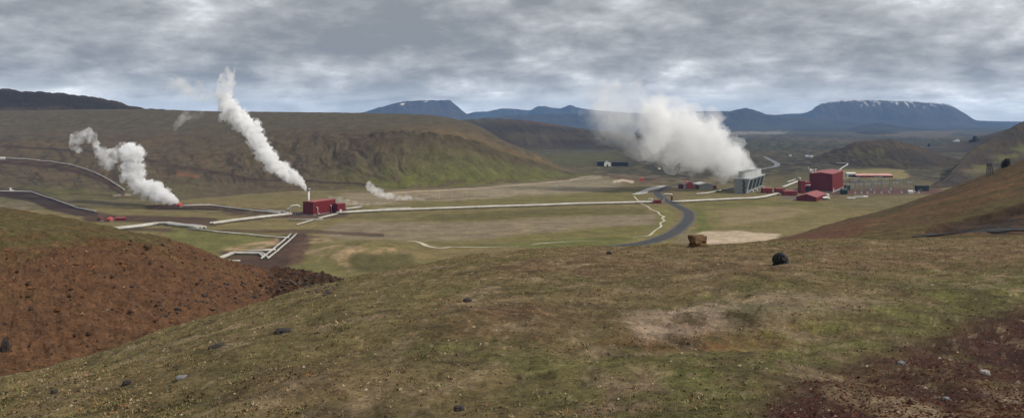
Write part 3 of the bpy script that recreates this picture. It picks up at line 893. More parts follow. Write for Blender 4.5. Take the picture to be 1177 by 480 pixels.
# ------------------------------------------------------------------ red earth bank across the gully
def build_bank():
    S = {
        -260: [(470, 46), (400, 56), (300, 66), (262, 74), (240, 84), (229, 105), (226, 125), (226, 138)],
        -100: [(470, 47), (400, 57), (310, 66), (270, 74), (248, 84), (236, 105), (232, 125), (232, 138)],
        0: [(470, 50), (415, 58), (335, 67), (293, 74), (262, 84), (246, 104), (240, 124), (240.5, 138)],
        70: [(455, 53), (400, 61), (330, 70), (286, 78), (268, 87), (256, 104), (251, 122), (252, 136)],
        130: [(440, 57), (385, 66), (322, 75), (284, 83), (274, 90), (266, 104), (263, 120), (264, 134)],
        180: [(425, 61), (372, 71), (320, 79), (287, 88), (279, 93), (274, 104), (272, 117), (273, 130)],
        230: [(408, 66), (362, 76), (325, 84), (302, 92), (295, 97), (291, 106), (290, 115), (292, 127)],
        290: [(390, 73), (358, 83), (336, 91), (321, 98), (315, 103), (311.5, 108), (310.5, 114), (313, 124)],
        340: [(375, 80), (350, 90), (336, 98), (328, 103), (323.5, 107), (321, 111), (320.5, 116), (324, 126)],
        380: [(365, 86), (346, 96), (335, 103), (330, 107), (327.5, 110), (326, 114), (325.5, 118), (329, 128)],
        430: [(362, 92), (350, 101), (342, 108), (338, 112), (336, 115), (335, 119), (335, 123), (338, 132)],
    }
    for c in S:
        r, Y = S[c][-1]
        z = EYE - (r - HY) / F * Y
        S[c] = S[c] + [(z_to_row(z - 22, Y + 40), Y + 40), (z_to_row(z - 80, Y + 130), Y + 130)]
    px = np.concatenate([np.arange(-260, -10, 3), np.arange(-10, 431, 0.9)])
    PX, PY, Y, T = loft(S, px, 330)
    V = to_xyz(PX, PY, Y)
    x, y = V[..., 0].copy(), V[..., 1].copy()
    turf = sstep(0.30, 0.40, T + 0.13 * fbm(x / 6, y / 6, octv=6, seed=401, gain=.65) + 0.02 * (PX < 0))
    turf = turf * sstep(215, 165, PX + 12 * fbm(x / 3, y / 3, octv=3, seed=402))
    V[..., 2] += 0.9 * fbm(x / 9, y / 9, octv=4, seed=403) + 0.30 * (0.5 - 1.4 * np.abs(fbm(PX / 19 + 6 * T + 1.5 * fbm(x / 12, y / 12, octv=3, seed=408), T * 9, octv=5, seed=407))) * sstep(0.05, 0.12, T) * sstep(0.5, 0.35, T) + 0.30 * fbm(x / 1.6, y / 1.6, octv=4, seed=404)
    V[..., 2] += 0.22 * np.abs(fbm(x / 0.6, y / 0.6, octv=3, seed=405)) * (1 - turf)
    rubble = sstep(300, 325, PX) * sstep(0.45, 0.3, np.abs(T - 0.42))
    V[..., 2] += rubble * (1.5 * np.abs(fbm(x / 1.5, y / 1.5, octv=4, seed=406)) + 0.3)
    C = np.zeros(V.shape) + np.array((.108, .064, .041))
    n1 = fbm(x / 5, y / 5, octv=5, seed=411); n3 = fbm(x / 0.7, y / 0.7, octv=4, seed=412, gain=.65)
    C = mix(C, (.098, .058, .038), sstep(0, 0.4, n1) * 0.8)
    C = mix(C, (.120, .070, .044), sstep(0, -0.4, n1) * 0.8)
    C = mix(C, (.120, .082, .045), sstep(0.05, 0.5, fbm(x / 12, y / 12, octv=4, seed=413)) * 0.6)
    dk = np.maximum(sstep(0.24, 0.42, fbm(x / 1.8, y / 2.2, octv=5, seed=414, gain=.65)) * sstep(80, 200, PX), sstep(0.36, 0.5, fbm(x / 1.3, y / 1.8, octv=5, seed=415, gain=.65)))
    C = mix(C, (.035, .026, .022), dk * 0.85 * (1 - turf))
    C = mix(C, (.036, .027, .025), rubble * sstep(-0.5, 0.0, n3) * 0.9)
    C = mix(C, (.11, .065, .05), rubble * sstep(0.2, 0.5, n3) * 0.6)
    # turf on top
    tc = np.zeros(V.shape) + np.array((.098, .085, .044))
    tc = mix(tc, (.072, .072, .030), sstep(-0.1, 0.3, fbm(x / 2.2, y / 3.5, octv=4, seed=421)) * 0.8)
    tc = mix(tc, (.110, .068, .038), sstep(0.1, 0.4, fbm(x / 4, y / 6, octv=4, seed=422)) * 0.7)
    tc = mix(tc, (.040, .030, .022), sstep(0.2, 0.45, fbm(x / 0.8, y / 1.6, octv=4, seed=423, gain=.65)) * 0.7)
    C = C * (1 - turf[..., None]) + tc * turf[..., None]
    m_bot = sstep(0.12, 0.03, T)
    C = mix(C, (.085, .060, .036), m_bot * 0.6)
    C *= (1 + 0.40 * n3)[..., None]
    m = terrain_mat('red_earth', (4.0, 0.9), 0.9, 0.3, contrast=0.42)
    o = tag(grid_obj('earth_bank', V, C, m), kind='structure')
    register(o, V)
    global BANK
    BANK = (PX, PY, V, C, T, turf)


# ------------------------------------------------------------------ rusty spur on the right with the cutting and the road
def build_spur():
    cols = {860: (283, 286.5), 885: (276.5, 283), 905: (272, 281), 950: (258.5, 279), 985: (249.5, 278), 1020: (240.5, 277), 1075: (222.5, 276), 1120: (206, 275), 1177: (184, 274.5), 1260: (150, 274), 1440: (95, 272)}
    S = {}
    for c, (sky, foot) in cols.items():
        Y0 = np.interp(c, [860, 1177, 1440], [150, 128, 125])
        Yt = np.interp(c, [860, 950, 1075, 1177, 1440], [520, 470, 420, 390, 330])
        sec = [(foot + 9, Y0 - 15), (foot, Y0)]
        for f, g in ((.22, .10), (.45, .28), (.72, .58), (1, 1)):
            sec.append((foot + (sky - foot) * f, Y0 + (Yt - Y0) * g))
        z = EYE - (sky - HY) / F * Yt
        sec += [(z_to_row(z - 10, Yt + 50), Yt + 50), (z_to_row(z - 75, Yt + 190), Yt + 190)]
        S[c] = sec
    px = np.arange(860, 1441, 0.8)
    PX, PY, Y, T = loft(S, px, 300)
    V = to_xyz(PX, PY, Y)
    x, y = V[..., 0].copy(), V[..., 1].copy()
    wx = PX + 6 * fbm(x / 8, y / 8, octv=4, seed=501); wy = PY + 2.2 * fbm(x / 9, y / 9, octv=4, seed=502)
    cut = poly_mask(wx, wy, [(1062, 267), (1085, 258), (1110, 251), (1145, 243), (1185, 234), (1300, 205), (1440, 180), (1440, 262), (1177, 266)], 2.0, 1.0)
    V[..., 2] -= 1.6 * cut
    V[..., 2] += 1.3 * fbm(x / 28, y / 28, octv=4, seed=503) * sstep(0.1, 0.3, T) + 0.45 * fbm(x / 5, y / 5, octv=4, seed=504)
    PX, PY = HX + V[..., 0] / V[..., 1] * F, HY - (V[..., 2] - EYE) / V[..., 1] * F
    C = np.zeros(V.shape) + np.array((.088, .060, .036))
    n1 = fbm(x / 9 + y / 40, y / 60, octv=5, seed=511)
    n3 = fbm(x / 2.5, y / 4.5, octv=4, seed=512, gain=.6)
    C = mix(C, (.122, .076, .042), sstep(-0.12, 0.35, n1 + 0.55 * np.exp(-((PY - np.interp(PX, [900, 1020, 1120, 1177], [277, 250, 226, 208])) / 9) ** 2) - 0.25))
    C = mix(C, (.075, .068, .030), sstep(-0.1, -0.35, n1) * 0.9)
    C = mix(C, (.082, .064, .032), sstep(0.15, 0.25, T) * sstep(-0.2, 0.2, fbm(x / 14, y / 20, octv=4, seed=513) - .5 * n1) * 0.7)
    C = mix(C, (.080, .074, .030), poly_mask(wx, wy, [(960, 275), (1040, 262), (1100, 248), (1177, 222), (1300, 190), (1300, 215), (1177, 236), (1090, 256), (1060, 268), (990, 278)], 4, 1.2) * sstep(-0.35, 0.15, n3) * 0.8)
    C = mix(C, (.105, .055, .040), poly_mask(wx, wy, [(880, 285), (910, 272), (960, 259), (1000, 252), (990, 268), (930, 282)], 4, 1.2) * 0.8)
    cc = np.zeros(V.shape) + np.array((.036, .029, .027))
    cc = mix(cc, (.085, .050, .034), sstep(0.05, 0.3, fbm(x / 7, y / 7, octv=4, seed=514)))
    cc = mix(cc, (.030, .028, .030), sstep(0.1, 0.3, fbm(x / 9, y / 6, octv=4, seed=515)))
    rim = line_mask(wx, wy, [(1066, 265), (1085, 258), (1110, 251), (1145, 243), (1185, 234), (1300, 205)], 1.8, 1.0)
    C = C * (1 - cut[..., None]) + cc * cut[..., None]
    C = mix(C, (.035, .022, .016), rim * 0.7)
    C *= (1 + 0.45 * n3 + 0.2 * fbm(x / 0.9, y / 1.5, octv=3, seed=516))[..., None]
    m = terrain_mat('rusty_turf', (1.2, 0.25), 0.7, 0.5, contrast=0.33)
    o = tag(grid_obj('spur', V, C, m), kind='structure')
    register(o, V)


build_ground()
build_table_hill()
build_back_hills()
build_bank()
build_spur()
build_hillside()
build_mountains()


def strip_mesh(name, pts, widths, mat, lift=0.05, step=4.0, kind='structure', flat_z=None, near=False):
    """a ribbon on the terrain following surveyed points (column, row)"""
    P = [site(*p, near=near) for p in pts]
    W, ws = [], []
    t = np.arange(len(P))
    arr = np.array([tuple(p) for p in P])
    n = max(12, int(sum((P[i + 1] - P[i]).length for i in range(len(P) - 1)) / step))
    d = np.concatenate([[0], np.cumsum(np.linalg.norm(np.diff(arr[:, :2], axis=0), axis=1))])
    ti = np.linspace(0, d[-1], n)
    cur = pchip(d, arr, ti)
    wi = np.interp(ti, d, widths)
    tan = np.gradient(cur[:, :2], axis=0); tan /= np.linalg.norm(tan, axis=1)[:, None] + 1e-9
    nor = np.stack([-tan[:, 1], tan[:, 0]], -1)
    vs, fs = [], []
    for i in range(n):
        for k in (-1, -.5, 0, .5, 1):
            q = cur[i, :2] + nor[i] * wi[i] * .5 * k
            z = ground_z(q[0], q[1], near=near) if flat_z is None else cur[i, 2]
            vs.append((q[0], q[1], z + lift))
    for i in range(n - 1):
        for k in range(4):
            a = i * 5 + k
            fs.append((a, a + 1, a + 6, a + 5))
    o = mesh_obj(name, vs, fs, mat, smooth=True)
    # face up
    o.data.flip_normals() if o.data.polygons[0].normal.z < 0 else None
    return o if kind is None else tag(o, kind=kind)


# ------------------------------------------------------------------ haze: one box of air round everything
def build_haze():
    m = bpy.data.materials.new('air'); m.use_nodes = True
    nt = m.node_tree; nt.nodes.clear()
    out = nt.nodes.new('ShaderNodeOutputMaterial')
    v = nt.nodes.new('ShaderNodeVolumePrincipled')
    v.inputs['Color'].default_value = (0.23, 0.45, 0.84, 1)
    v.inputs['Density'].default_value = HAZE
    v.inputs['Anisotropy'].default_value = 0.0
    nt.links.new(v.outputs[0], out.inputs['Volume'])
    x0, x1, y0, y1, z0, z1 = -18000, 18000, -600, 18200, -120, 430
    vs = [(x, y, z) for x in (x0, x1) for y in (y0, y1) for z in (z0, z1)]
    fs = [(0, 1, 3, 2), (4, 6, 7, 5), (0, 4, 5, 1), (2, 3, 7, 6), (0, 2, 6, 4), (1, 5, 7, 3)]
    tag(mesh_obj('haze', vs, fs, m), kind='stuff')


HAZE = 4.3e-5
# ================================================================== THINGS
class MB:
    """collects shapes in local coordinates and links them as one mesh"""
    def __init__(self): self.v = []; self.f = []

    def add(self, vs, fs):
        n = len(self.v); self.v += [tuple(v) for v in vs]; self.f += [tuple(i + n for i in f) for f in fs]; return self

    def box(self, x0, x1, y0, y1, z0, z1):
        vs = [(x, y, z) for x in (x0, x1) for y in (y0, y1) for z in (z0, z1)]
        return self.add(vs, [(0, 1, 3, 2), (4, 6, 7, 5), (0, 4, 5, 1), (2, 3, 7, 6), (0, 2, 6, 4), (1, 5, 7, 3)])

    def prism(self, prof, x0, x1):
        """profile [(y, z)] swept along local x"""
        n = len(prof)
        vs = [(x0, y, z) for y, z in prof] + [(x1, y, z) for y, z in prof]
        fs = [tuple(range(n))[::-1], tuple(range(n, 2 * n))] + [(i, (i + 1) % n, n + (i + 1) % n, n + i) for i in range(n)]
        return self.add(vs, fs)

    def prism_y(self, prof, y0, y1):
        """profile [(x, z)] swept along local y"""
        n = len(prof)
        vs = [(x, y0, z) for x, z in prof] + [(x, y1, z) for x, z in prof]
        fs = [tuple(range(n)), tuple(range(n, 2 * n))[::-1]] + [((i + 1) % n, i, n + i, n + (i + 1) % n) for i in range(n)]
        return self.add(vs, fs)

    def tube(self, path, r, n=8, r1=None):
        P = [Vector(p) for p in path]
        rings = []
        for i, p in enumerate(P):
            a = (P[i] - P[i - 1]).normalized() if i else None
            b = (P[i + 1] - P[i]).normalized() if i < len(P) - 1 else None
            t = ((a or b) + (b or a)).normalized()
            side = Vector((0, 0, 1)).cross(t)
            if side.length < 0.05: side = Vector((1, 0, 0)).cross(t)
            side.normalize(); up = t.cross(side)
            rr = r if r1 is None else r + (r1 - r) * i / (len(P) - 1)
            rings.append([p + (side * math.cos(k * 2 * math.pi / n) + up * math.sin(k * 2 * math.pi / n)) * rr for k in range(n)])
        vs = [q for g in rings for q in g]
        fs = []
        for i in range(len(P) - 1):
            for k in range(n):
                fs.append((i * n + k, i * n + (k + 1) % n, (i + 1) * n + (k + 1) % n, (i + 1) * n + k))
        fs += [tuple(range(n))[::-1], tuple(range((len(P) - 1) * n, len(P) * n))]
        return self.add(vs, fs)

    def build(self, name, mat, parent=None, smooth=False):
        return mesh_obj(name, self.v, self.f, mat, parent, smooth)


def empty(name, loc, rz=0.0):
    o = bpy.data.objects.new(name, None); COL.objects.link(o)
    o.empty_display_size = 1
    o.location = loc; o.rotation_euler = (0, 0, rz)
    return o


def thing(name, label, cat, loc=(0, 0, 0), rz=0.0, group=None):
    return tag(empty(name, loc, rz), label, cat, group)


def copy_tree(o, parent=None):
    c = o.copy(); COL.objects.link(c); c.parent = parent
    for ch in list(o.children): copy_tree(ch, c)
    return c


M = {}
M['red'] = paint_mat('red_cladding', (.128, .011, .010), 0.55, 0.10, 0.25, streak=True)
M['redroof'] = paint_mat('red_roof_sheet', (.27, .068, .062), 0.5, 0.12, 0.12)  # pinker than the walls: sunlit tone put into the roof colour
M['darkred'] = paint_mat('dark_red_cladding', (.12, .018, .018), 0.6, 0.15, 0.25, streak=True)
M['palered'] = paint_mat('faded_red_roof_sheet', (.50, .27, .23), 0.6, 0.10, 0.1)
M['orange'] = paint_mat('orange_red_paint', (.36, .055, .038), 0.45, 0.10, 0.4)
M['white'] = paint_mat('white_paint', (.66, .65, .62), 0.5, 0.07, 0.3, dirt=(.50, .47, .42))
M['pipe'] = paint_mat('pale_pipe_cladding', (.47, .455, .41), 0.45, 0.08, 0.15, dirt=(.32, .29, .24))
M['greypipe'] = paint_mat('weathered_pipe_cladding', (.36, .34, .32), 0.5, 0.1, 0.15, dirt=(.24, .21, .19))
M['concrete'] = paint_mat('grey_concrete', (.21, .21, .207), 0.9, 0.10, 0.25, dirt=(.25, .25, .24), streak=True)
M['palegrey'] = paint_mat('pale_grey_sheet', (.36, .37, .36), 0.6, 0.06, 0.2, dirt=(.36, .37, .36), streak=True)
M['louvre'] = paint_mat('dark_green_louvres', (.018, .034, .034), 0.6, 0.25, 0.4)
M['dark'] = paint_mat('dark_opening', (.015, .015, .016), 0.7, 0.2, 0.4)
M['steel'] = paint_mat('galvanised_steel', (.27, .28, .28), 0.45, 0.10, 0.5, metal=0.4)
M['darksteel'] = paint_mat('dark_steel', (.06, .06, .062), 0.5, 0.15, 0.5)
M['green'] = paint_mat('dark_green_paint', (.018, .040, .030), 0.5, 0.2, 0.5)
M['black'] = paint_mat('black_rock', (.030, .032, .034), 0.85, 0.35, 1.6)
M['boulder'] = paint_mat('rusty_rock', (.120, .070, .032), 0.95, 0.22, 2.2, dirt=(.050, .032, .018))
M['darkstone'] = paint_mat('dark_lava_stone', (.040, .033, .030), 0.9, 0.3, 3.0)
M['brownstone'] = paint_mat('brown_stone', (.085, .055, .042), 0.95, 0.3, 2.0)
M['greystone'] = paint_mat('grey_stone', (.16, .16, .165), 0.9, 0.2, 3.0)
M['palestone'] = paint_mat('pale_stone', (.30, .28, .25), 0.9, 0.15, 3.0)
M['asphalt'] = paint_mat('asphalt', (.050, .048, .046), 0.95, 0.15, 0.08, dirt=(.036, .035, .034))
M['shoulder'] = paint_mat('gravel_shoulder', (.105, .092, .078), 0.95, 0.2, 0.2)
M['stream'] = paint_mat('milky_water', (.50, .44, .34), 0.5, 0.10, 0.1, dirt=(.30, .25, .18))
M['silt'] = paint_mat('pale_silt', (.44, .43, .40), 0.7, 0.10, 0.06, dirt=(.22, .20, .17))
M['tyre'] = paint_mat('tyre_rubber', (.02, .02, .02), 0.8, 0.1, 1)
M['glass'] = paint_mat('dark_glass', (.03, .04, .045), 0.15, 0.1, 1)

# ------------------------------------------------------------------ roads and water
strip_mesh('gravel_shoulder', [(690, 284), (720, 282), (748, 277.5), (770, 269.5), (785, 259), (792, 249), (788, 241.5), (777, 235.8), (767.5, 231.2), (760, 226.5), (755.5, 221.8), (760, 217.6), (772, 213.8), (786, 211)], [14, 14, 14, 14, 13.6, 13, 12.4, 11, 11, 11, 11, 11, 10, 10], M['shoulder'], 0.10)
strip_mesh('road', [(640, 285.2), (665, 284.9), (690, 284), (720, 282), (748, 277.5), (770, 269.5), (785, 259), (792, 249), (788, 241.5), (777, 235.8), (767.5, 231.2), (760, 226.5), (755.5, 221.8), (760, 217.6), (772, 213.8), (786, 211), (806, 208)], [4, 9, 9.6, 9.6, 9.6, 9.4, 9.2, 8.8, 8.6, 8, 8, 8, 8, 8, 7.5, 7, 6], M['asphalt'], 0.22)
strip_mesh('distant_road', [(842, 199.5), (860, 197.6), (876, 194.5), (889, 192), (893.5, 189), (889, 185.5), (883, 182.5), (878, 180)], [6, 7, 9, 11, 11, 10, 9, 8], paint_mat('worn_asphalt', (.16, .16, .165), 0.8, 0.1, 0.05), 0.4, 8)
strip_mesh('hill_road', [(1050, 271.8), (1066, 270.6), (1090, 268.7), (1130, 266.4), (1177, 264), (1230, 261), (1320, 256)], [3, 6, 8, 8.5, 8.5, 8.5, 8.5], paint_mat('dark_gravel_road', (.030, .029, .030), 1.0, 0.3, 0.5), 0.18, 1.5, near=True)


def stream(pts, w, lab=None):
    return strip_mesh('stream', pts, w, M['stream'], 0.16, 3)


stream([(468, 276.5), (478, 277.5), (485, 279.5), (492, 283), (505, 285), (522, 283.6), (545, 284.3), (572, 283.6), (597, 283.4)], [1.5, 2.8, 3.6, 5, 3.6, 2.2, 2.4, 1.4, .5])
stream([(609, 281.5), (622, 279.6), (640, 278.6), (660, 277.4), (684, 276.6)], [.8, 2.4, 1.6, 1.2, .4])
stream([(729, 225.6), (732, 229), (735, 231.6), (738, 234.6), (744, 237), (749, 241), (756, 243.5), (759, 247), (763, 248.8), (761, 251), (763.5, 253), (759, 256.5), (760, 260), (754, 264), (750, 267.5), (744, 271), (736, 271.5), (727, 273)], [1.8, 1.8, 1.4, 1.3, 1.8, 1.4, 2.2, 1.5, 2.6, 1.8, 2.4, 1.6, 2, 1.4, 1.8, 2, 1.2, .5])
strip_mesh('silt_flat', [(728, 223.5), (737, 221.8), (742, 219), (750, 217), (756, 214.8), (764, 213.2)], [5, 14, 9, 16, 15, 5], M['silt'], 0.14, 3)

# ------------------------------------------------------------------ pipelines
def pipeline(label, pts, r=0.7, n=2, gap=None, h=1.4, sup=10, end=None, mat=None, loops=()):
    P = [site(*p) for p in pts]
    # even stations along the survey, riding a smooth height over the ground
    arr = np.array([tuple(p) for p in P])
    d = np.concatenate([[0], np.cumsum(np.linalg.norm(np.diff(arr[:, :2], axis=0), axis=1))])
    L_ = d[-1]
    k = max(len(P), int(L_ / 14) + 2)
    ti = np.unique(np.concatenate([np.linspace(0, L_, k), d]))
    q = np.stack([np.interp(ti, d, arr[:, i]) for i in range(2)], -1)
    gz = np.array([ground_z(a, b) for a, b in q])
    z = gz + h
    tan = np.gradient(q, axis=0); tan /= np.linalg.norm(tan, axis=1)[:, None] + 1e-9
    nor = np.stack([-tan[:, 1], tan[:, 0]], -1)
    root = thing('pipeline', label, 'pipeline', (q[0][0], q[0][1], gz[0]))
    o0 = Vector((q[0][0], q[0][1], gz[0]))
    gap = gap or r * 2.7
    for i in range(n):
        off = (i - (n - 1) / 2) * gap
        mb = MB(); mb.tube([Vector((q[j][0] + nor[j][0] * off, q[j][1] + nor[j][1] * off, z[j])) - o0 for j in range(len(q))], r, 8)
        mb.build('pipe', mat or M['pipe'], root, True)
    wd = (n - 1) / 2 * gap + r * 1.1
    ts = np.linspace(0.02, 0.98, sup) * L_
    proto = None
    for t in ts:
        x, y = np.interp(t, ti, q[:, 0]), np.interp(t, ti, q[:, 1])
        j = min(len(ti) - 1, int(np.searchsorted(ti, t)))
        g, zz = ground_z(x, y), np.interp(t, ti, z)
        hh = max(0.3, zz - r - g)
        mb = MB()
        mb.box(-.22, .22, -wd, -wd + .4, -.3, hh).box(-.22, .22, wd - .4, wd, -.3, hh).box(-.3, .3, -wd - .15, wd + .15, hh - .32, hh + .08)
        s = mb.build('support', M['darksteel'], root)
        s.location = Vector((x, y, g)) - o0
        s.rotation_euler.z = math.atan2(tan[j][1], tan[j][0])
    return root


pipeline('long straight white pipeline crossing the flats from the red separator building to the road portal', [(387, 246.3), (420, 244.2), (470, 242.2), (560, 239), (660, 235.6), (742, 233.6), (760, 233.2)], .95, 2, 2.6, 1.6, 16)
pipeline('white pipeline running from the road portal to the red huts by the cooling tower', [(773, 233.4), (800, 232), (840, 230), (866, 229), (880, 227.2), (894, 223.6)], .95, 2, 2.6, 1.6, 10)
pipeline('thick white pipe running up to the loop beside the red separator building', [(243, 258.4), (270, 254.7), (300, 251), (334, 247.3)], 1.1, 2, 2.8, 1.5, 8)
pipeline('broad white pair of pipes bent in front of the orange wellhead domes', [(131, 264.4), (158, 261.4), (180, 258.6), (194, 258), (212, 260.6), (232, 263.4)], 1.05, 3, 3.0, 1.3, 8)
pipeline('thin white pipe leading right from the red wellhead dome with the left plume', [(209, 237.6), (226, 236.9), (241, 236.8), (262, 239.5), (290, 243), (322, 246)], .8, 1, None, 1.2, 9)
pipeline('narrow white pipe past the low dirt bed left of the separator building', [(300, 242.2), (316, 243.8), (331, 245.4)], .8, 1, None, 1.2, 4)
pipeline('pair of white pipes slanting down the dark dirt bed in the near valley', [(337.5, 270), (326, 280.5), (315, 290), (304, 298.4)], .62, 2, 4.2, 1.0, 7)
pipeline('bent white pipe closing the lower end of the slanting pair', [(250, 299.2), (259, 295.4), (268, 292.2), (284, 292), (300, 292.4), (305, 296.4)], .75, 2, 2.2, .9, 6)
pipeline('short white pipe lying level across the dark dirt bed above the bend', [(283, 290), (300, 289.2), (317, 288.2)], .8, 1, None, .9, 4)
pipeline('thin white pipe lowest in the dark dirt bed beside the red bank', [(252, 300.8), (263, 300.8), (276, 300.9)], .55, 1, None, .8, 3)
pipeline('thin white pipe entering the dirt bed from the left above the pale scoured patch', [(216, 263.8), (250, 267.4), (285, 270.2), (332, 274)], .55, 1, None, .8, 8)
pipeline('grey pipeline climbing the brown hillside behind the left steam plume', [(-180, 178), (-80, 180), (0, 182.6), (30, 184), (60, 187), (82, 190.6), (100, 196), (118, 204), (132, 212.5), (143, 219.6)], .8, 1, None, 1.6, 14, mat=M['greypipe'])
pipeline('grey pipeline on the dark embankment at the lower left', [(-140, 219), (-60, 220), (0, 221), (36, 221.6), (58, 229), (82, 237.6), (110, 244.4)], .7, 1, None, 1.4, 12, mat=M['greypipe'])
pipeline('slanting white pipe in the grass in front of the red separator building', [(341, 259.2), (352, 256), (362, 252.9)], .6, 1, None, .9, 4)
pipeline('short white pipe ending at the right corner of the red separator building', [(367, 251.6), (377, 249), (387, 246.8)], .6, 2, 2.0, .9, 4)
pipeline('thin level white pipe below the front of the red separator building', [(332, 252.9), (350, 253), (371, 253)], .45, 1, None, .7, 5)
pipeline('white pipe behind the small red annex beside the low ground steam', [(397.5, 241.2), (406, 240.2), (415, 239)], .9, 1, None, 1.2, 3)
pipeline('thin white pipe lying on the flats just above the long pipeline', [(434, 241), (452, 240.2), (472, 239.6)], .5, 1, None, .9, 4)
pipeline('white pipe running up to the cooling tower from behind the road', [(800, 224), (813, 222.8), (822, 221), (842, 216.8)], .8, 1, None, 1.2, 5)
pipeline('short white pipe nearer the red huts left of the tall red hall', [(900, 216), (909, 212.4), (918, 209)], .9, 2, 2.4, 1.4, 4)
pipeline('short white pipe farther from the red huts left of the tall red hall', [(905, 210.2), (909.5, 208.8), (914, 207.2)], .9, 1, None, 1.4, 3)
pipeline('white zigzag pipe rising over the lava behind the tall red hall', [(963, 198), (968, 193.8), (974.5, 189.2), (968, 188.6), (961.5, 188.3)], 1.2, 1, None, 1.8, 6)

# ------------------------------------------------------------------ separator building and what stands by it
A1 = math.atan2(32, 15)
p0 = site(360, 247.2)
sb = thing('separator_building', 'long red separator building with a flat roof and white pipes on its side', 'building', p0, A1)
Lb, Wb, Hb = 35.0, 12.0, 12.2
MB().box(0, Lb, 0, Wb, -.5, Hb).build('wall', M['red'], sb)
MB().prism([(-.35, Hb), (Wb + .35, Hb), (Wb + .35, Hb + .35), (Wb / 2, Hb + .8), (-.35, Hb + .35)], -.35, Lb + .35).build('roof', M['redroof'], sb)
MB().box(-.15, Lb + .15, -.15, Wb + .15, -.6, .5).build('plinth', M['concrete'], sb)
for x in (5.5, 27.0, 31.5):
    MB().tube([(x + 3.0, -1.0, .9), (x, -1.0, .9), (x, -1.0, 6.6), (x - 1.6, -1.0, 7.4)], .42, 8).build('vent_pipe', M['white'], sb, True)
for x in (12, 18):
    d = MB().box(x, x + 3.2, -.08, .04, .2, 4.2).build('door', M['darkred'], sb)
    MB().box(x + 2.6, x + 2.9, -.16, -.08, 1.9, 2.2).build('handle', M['steel'], d)
MB().box(-.08, .04, 4, 8, .2, 5).build('gate', M['darkred'], sb)
p1 = p0 + Vector((math.cos(A1) * 37.5, math.sin(A1) * 37.5, 0)) + Vector((2.2, -6, 0))
an = thing('red_annex', 'small red cube-shaped annex just right of the long red separator building', 'building', site(388, 244.6), A1 - .35)
MB().box(0, 9, 0, 8, -.5, 8.6).build('wall', M['red'], an)
MB().prism([(-.25, 8.6), (8.25, 8.6), (8.25, 8.9), (4, 9.4), (-.25, 8.9)], -.25, 9.25).build('roof', M['redroof'], an)
MB().box(2.5, 4.6, -.07, .04, .1, 3.2).build('door', M['white'], an)
# stack
pS = site(351, 243.6); pS = Vector((pS.x, pS.y + 14, 0))
st = thing('steam_stack', 'tall white steam stack behind the red separator building', 'chimney', pS)
MB().tube([(0, 0, 0), (0, 0, 19)], .95, 12).tube([(0, 0, 19), (0, 0, 20.4)], 1.15, 12).build('stack', M['white'], st, True)
MB().tube([(0, 0, 20.4), (0, 0, 22.2)], 1.7, 12, 2.1).build('silencer_head', M['steel'], st, True)
MB().tube([(0, 0, 0), (0, 0, 1.2)], 2.0, 12).build('base', M['concrete'], st)
# pipe loop at the left end
pl = site(333.5, 247.6)
lp = thing('pipe_loop', 'white arched pipe loop at the left end of the red separator building', 'pipe', pl, .1)
MB().tube([(0, 0, .4), (0, 0, 7.2), (.6, 0, 8.6), (2, 0, 9.4), (6.5, 0, 9.8), (8.2, 0, 9.2), (9, 0, 8)], .6, 8).build('tall_loop', M['white'], lp, True)
MB().tube([(-1.2, 2, .4), (-3.2, 2, 1.4), (-3.8, 2, 3.6), (-3.2, 2, 5.8), (-1.4, 2, 6.6), (.8, 2, 6.2)], .5, 8).build('short_loop', M['white'], lp, True)
MB().box(-.8, .8, -.8, .8, -.3, .6).build('footing', M['concrete'], lp)
vs_ = thing('valve_skid', 'dark low valve skid between the white pipe loop and the red separator building', 'machinery', site(341.5, 247.8), .1)
MB().box(-4, 4, -1.5, 1.5, -.3, .5).build('skid', M['darksteel'], vs_)
for x in (-2.6, 0, 2.4):
    MB().tube([(x, 0, .5), (x, 0, 2.6)], .55, 8).tube([(x - .9, 0, 2.7), (x + .9, 0, 2.7)], .3, 8).build('valve', M['darksteel'], vs_)

# wellheads
def dome(name, label, px, py, r, mat, hs=.85):
    t = thing(name, label, 'wellhead', site(px, py))
    bm = bmesh.new(); bmesh.ops.create_uvsphere(bm, u_segments=20, v_segments=12, radius=r)
    bmesh.ops.scale(bm, vec=(1, 1, hs), verts=bm.verts); bmesh.ops.translate(bm, vec=(0, 0, r * .45), verts=bm.verts)
    me = bpy.data.meshes.new('shell'); bm.to_mesh(me); bm.free(); me.materials.append(mat)
    me.polygons.foreach_set('use_smooth', [True] * len(me.polygons))
    s = bpy.data.objects.new('shell', me); COL.objects.link(s); s.parent = t
    MB().tube([(0, 0, -.4), (0, 0, .5)], r * .96, 20).build('base', M['concrete'], t)
    MB().box(-.6, .6, -r * .98, -r * .72, .2, 2.0).build('hatch', M['dark'], t)
    return t


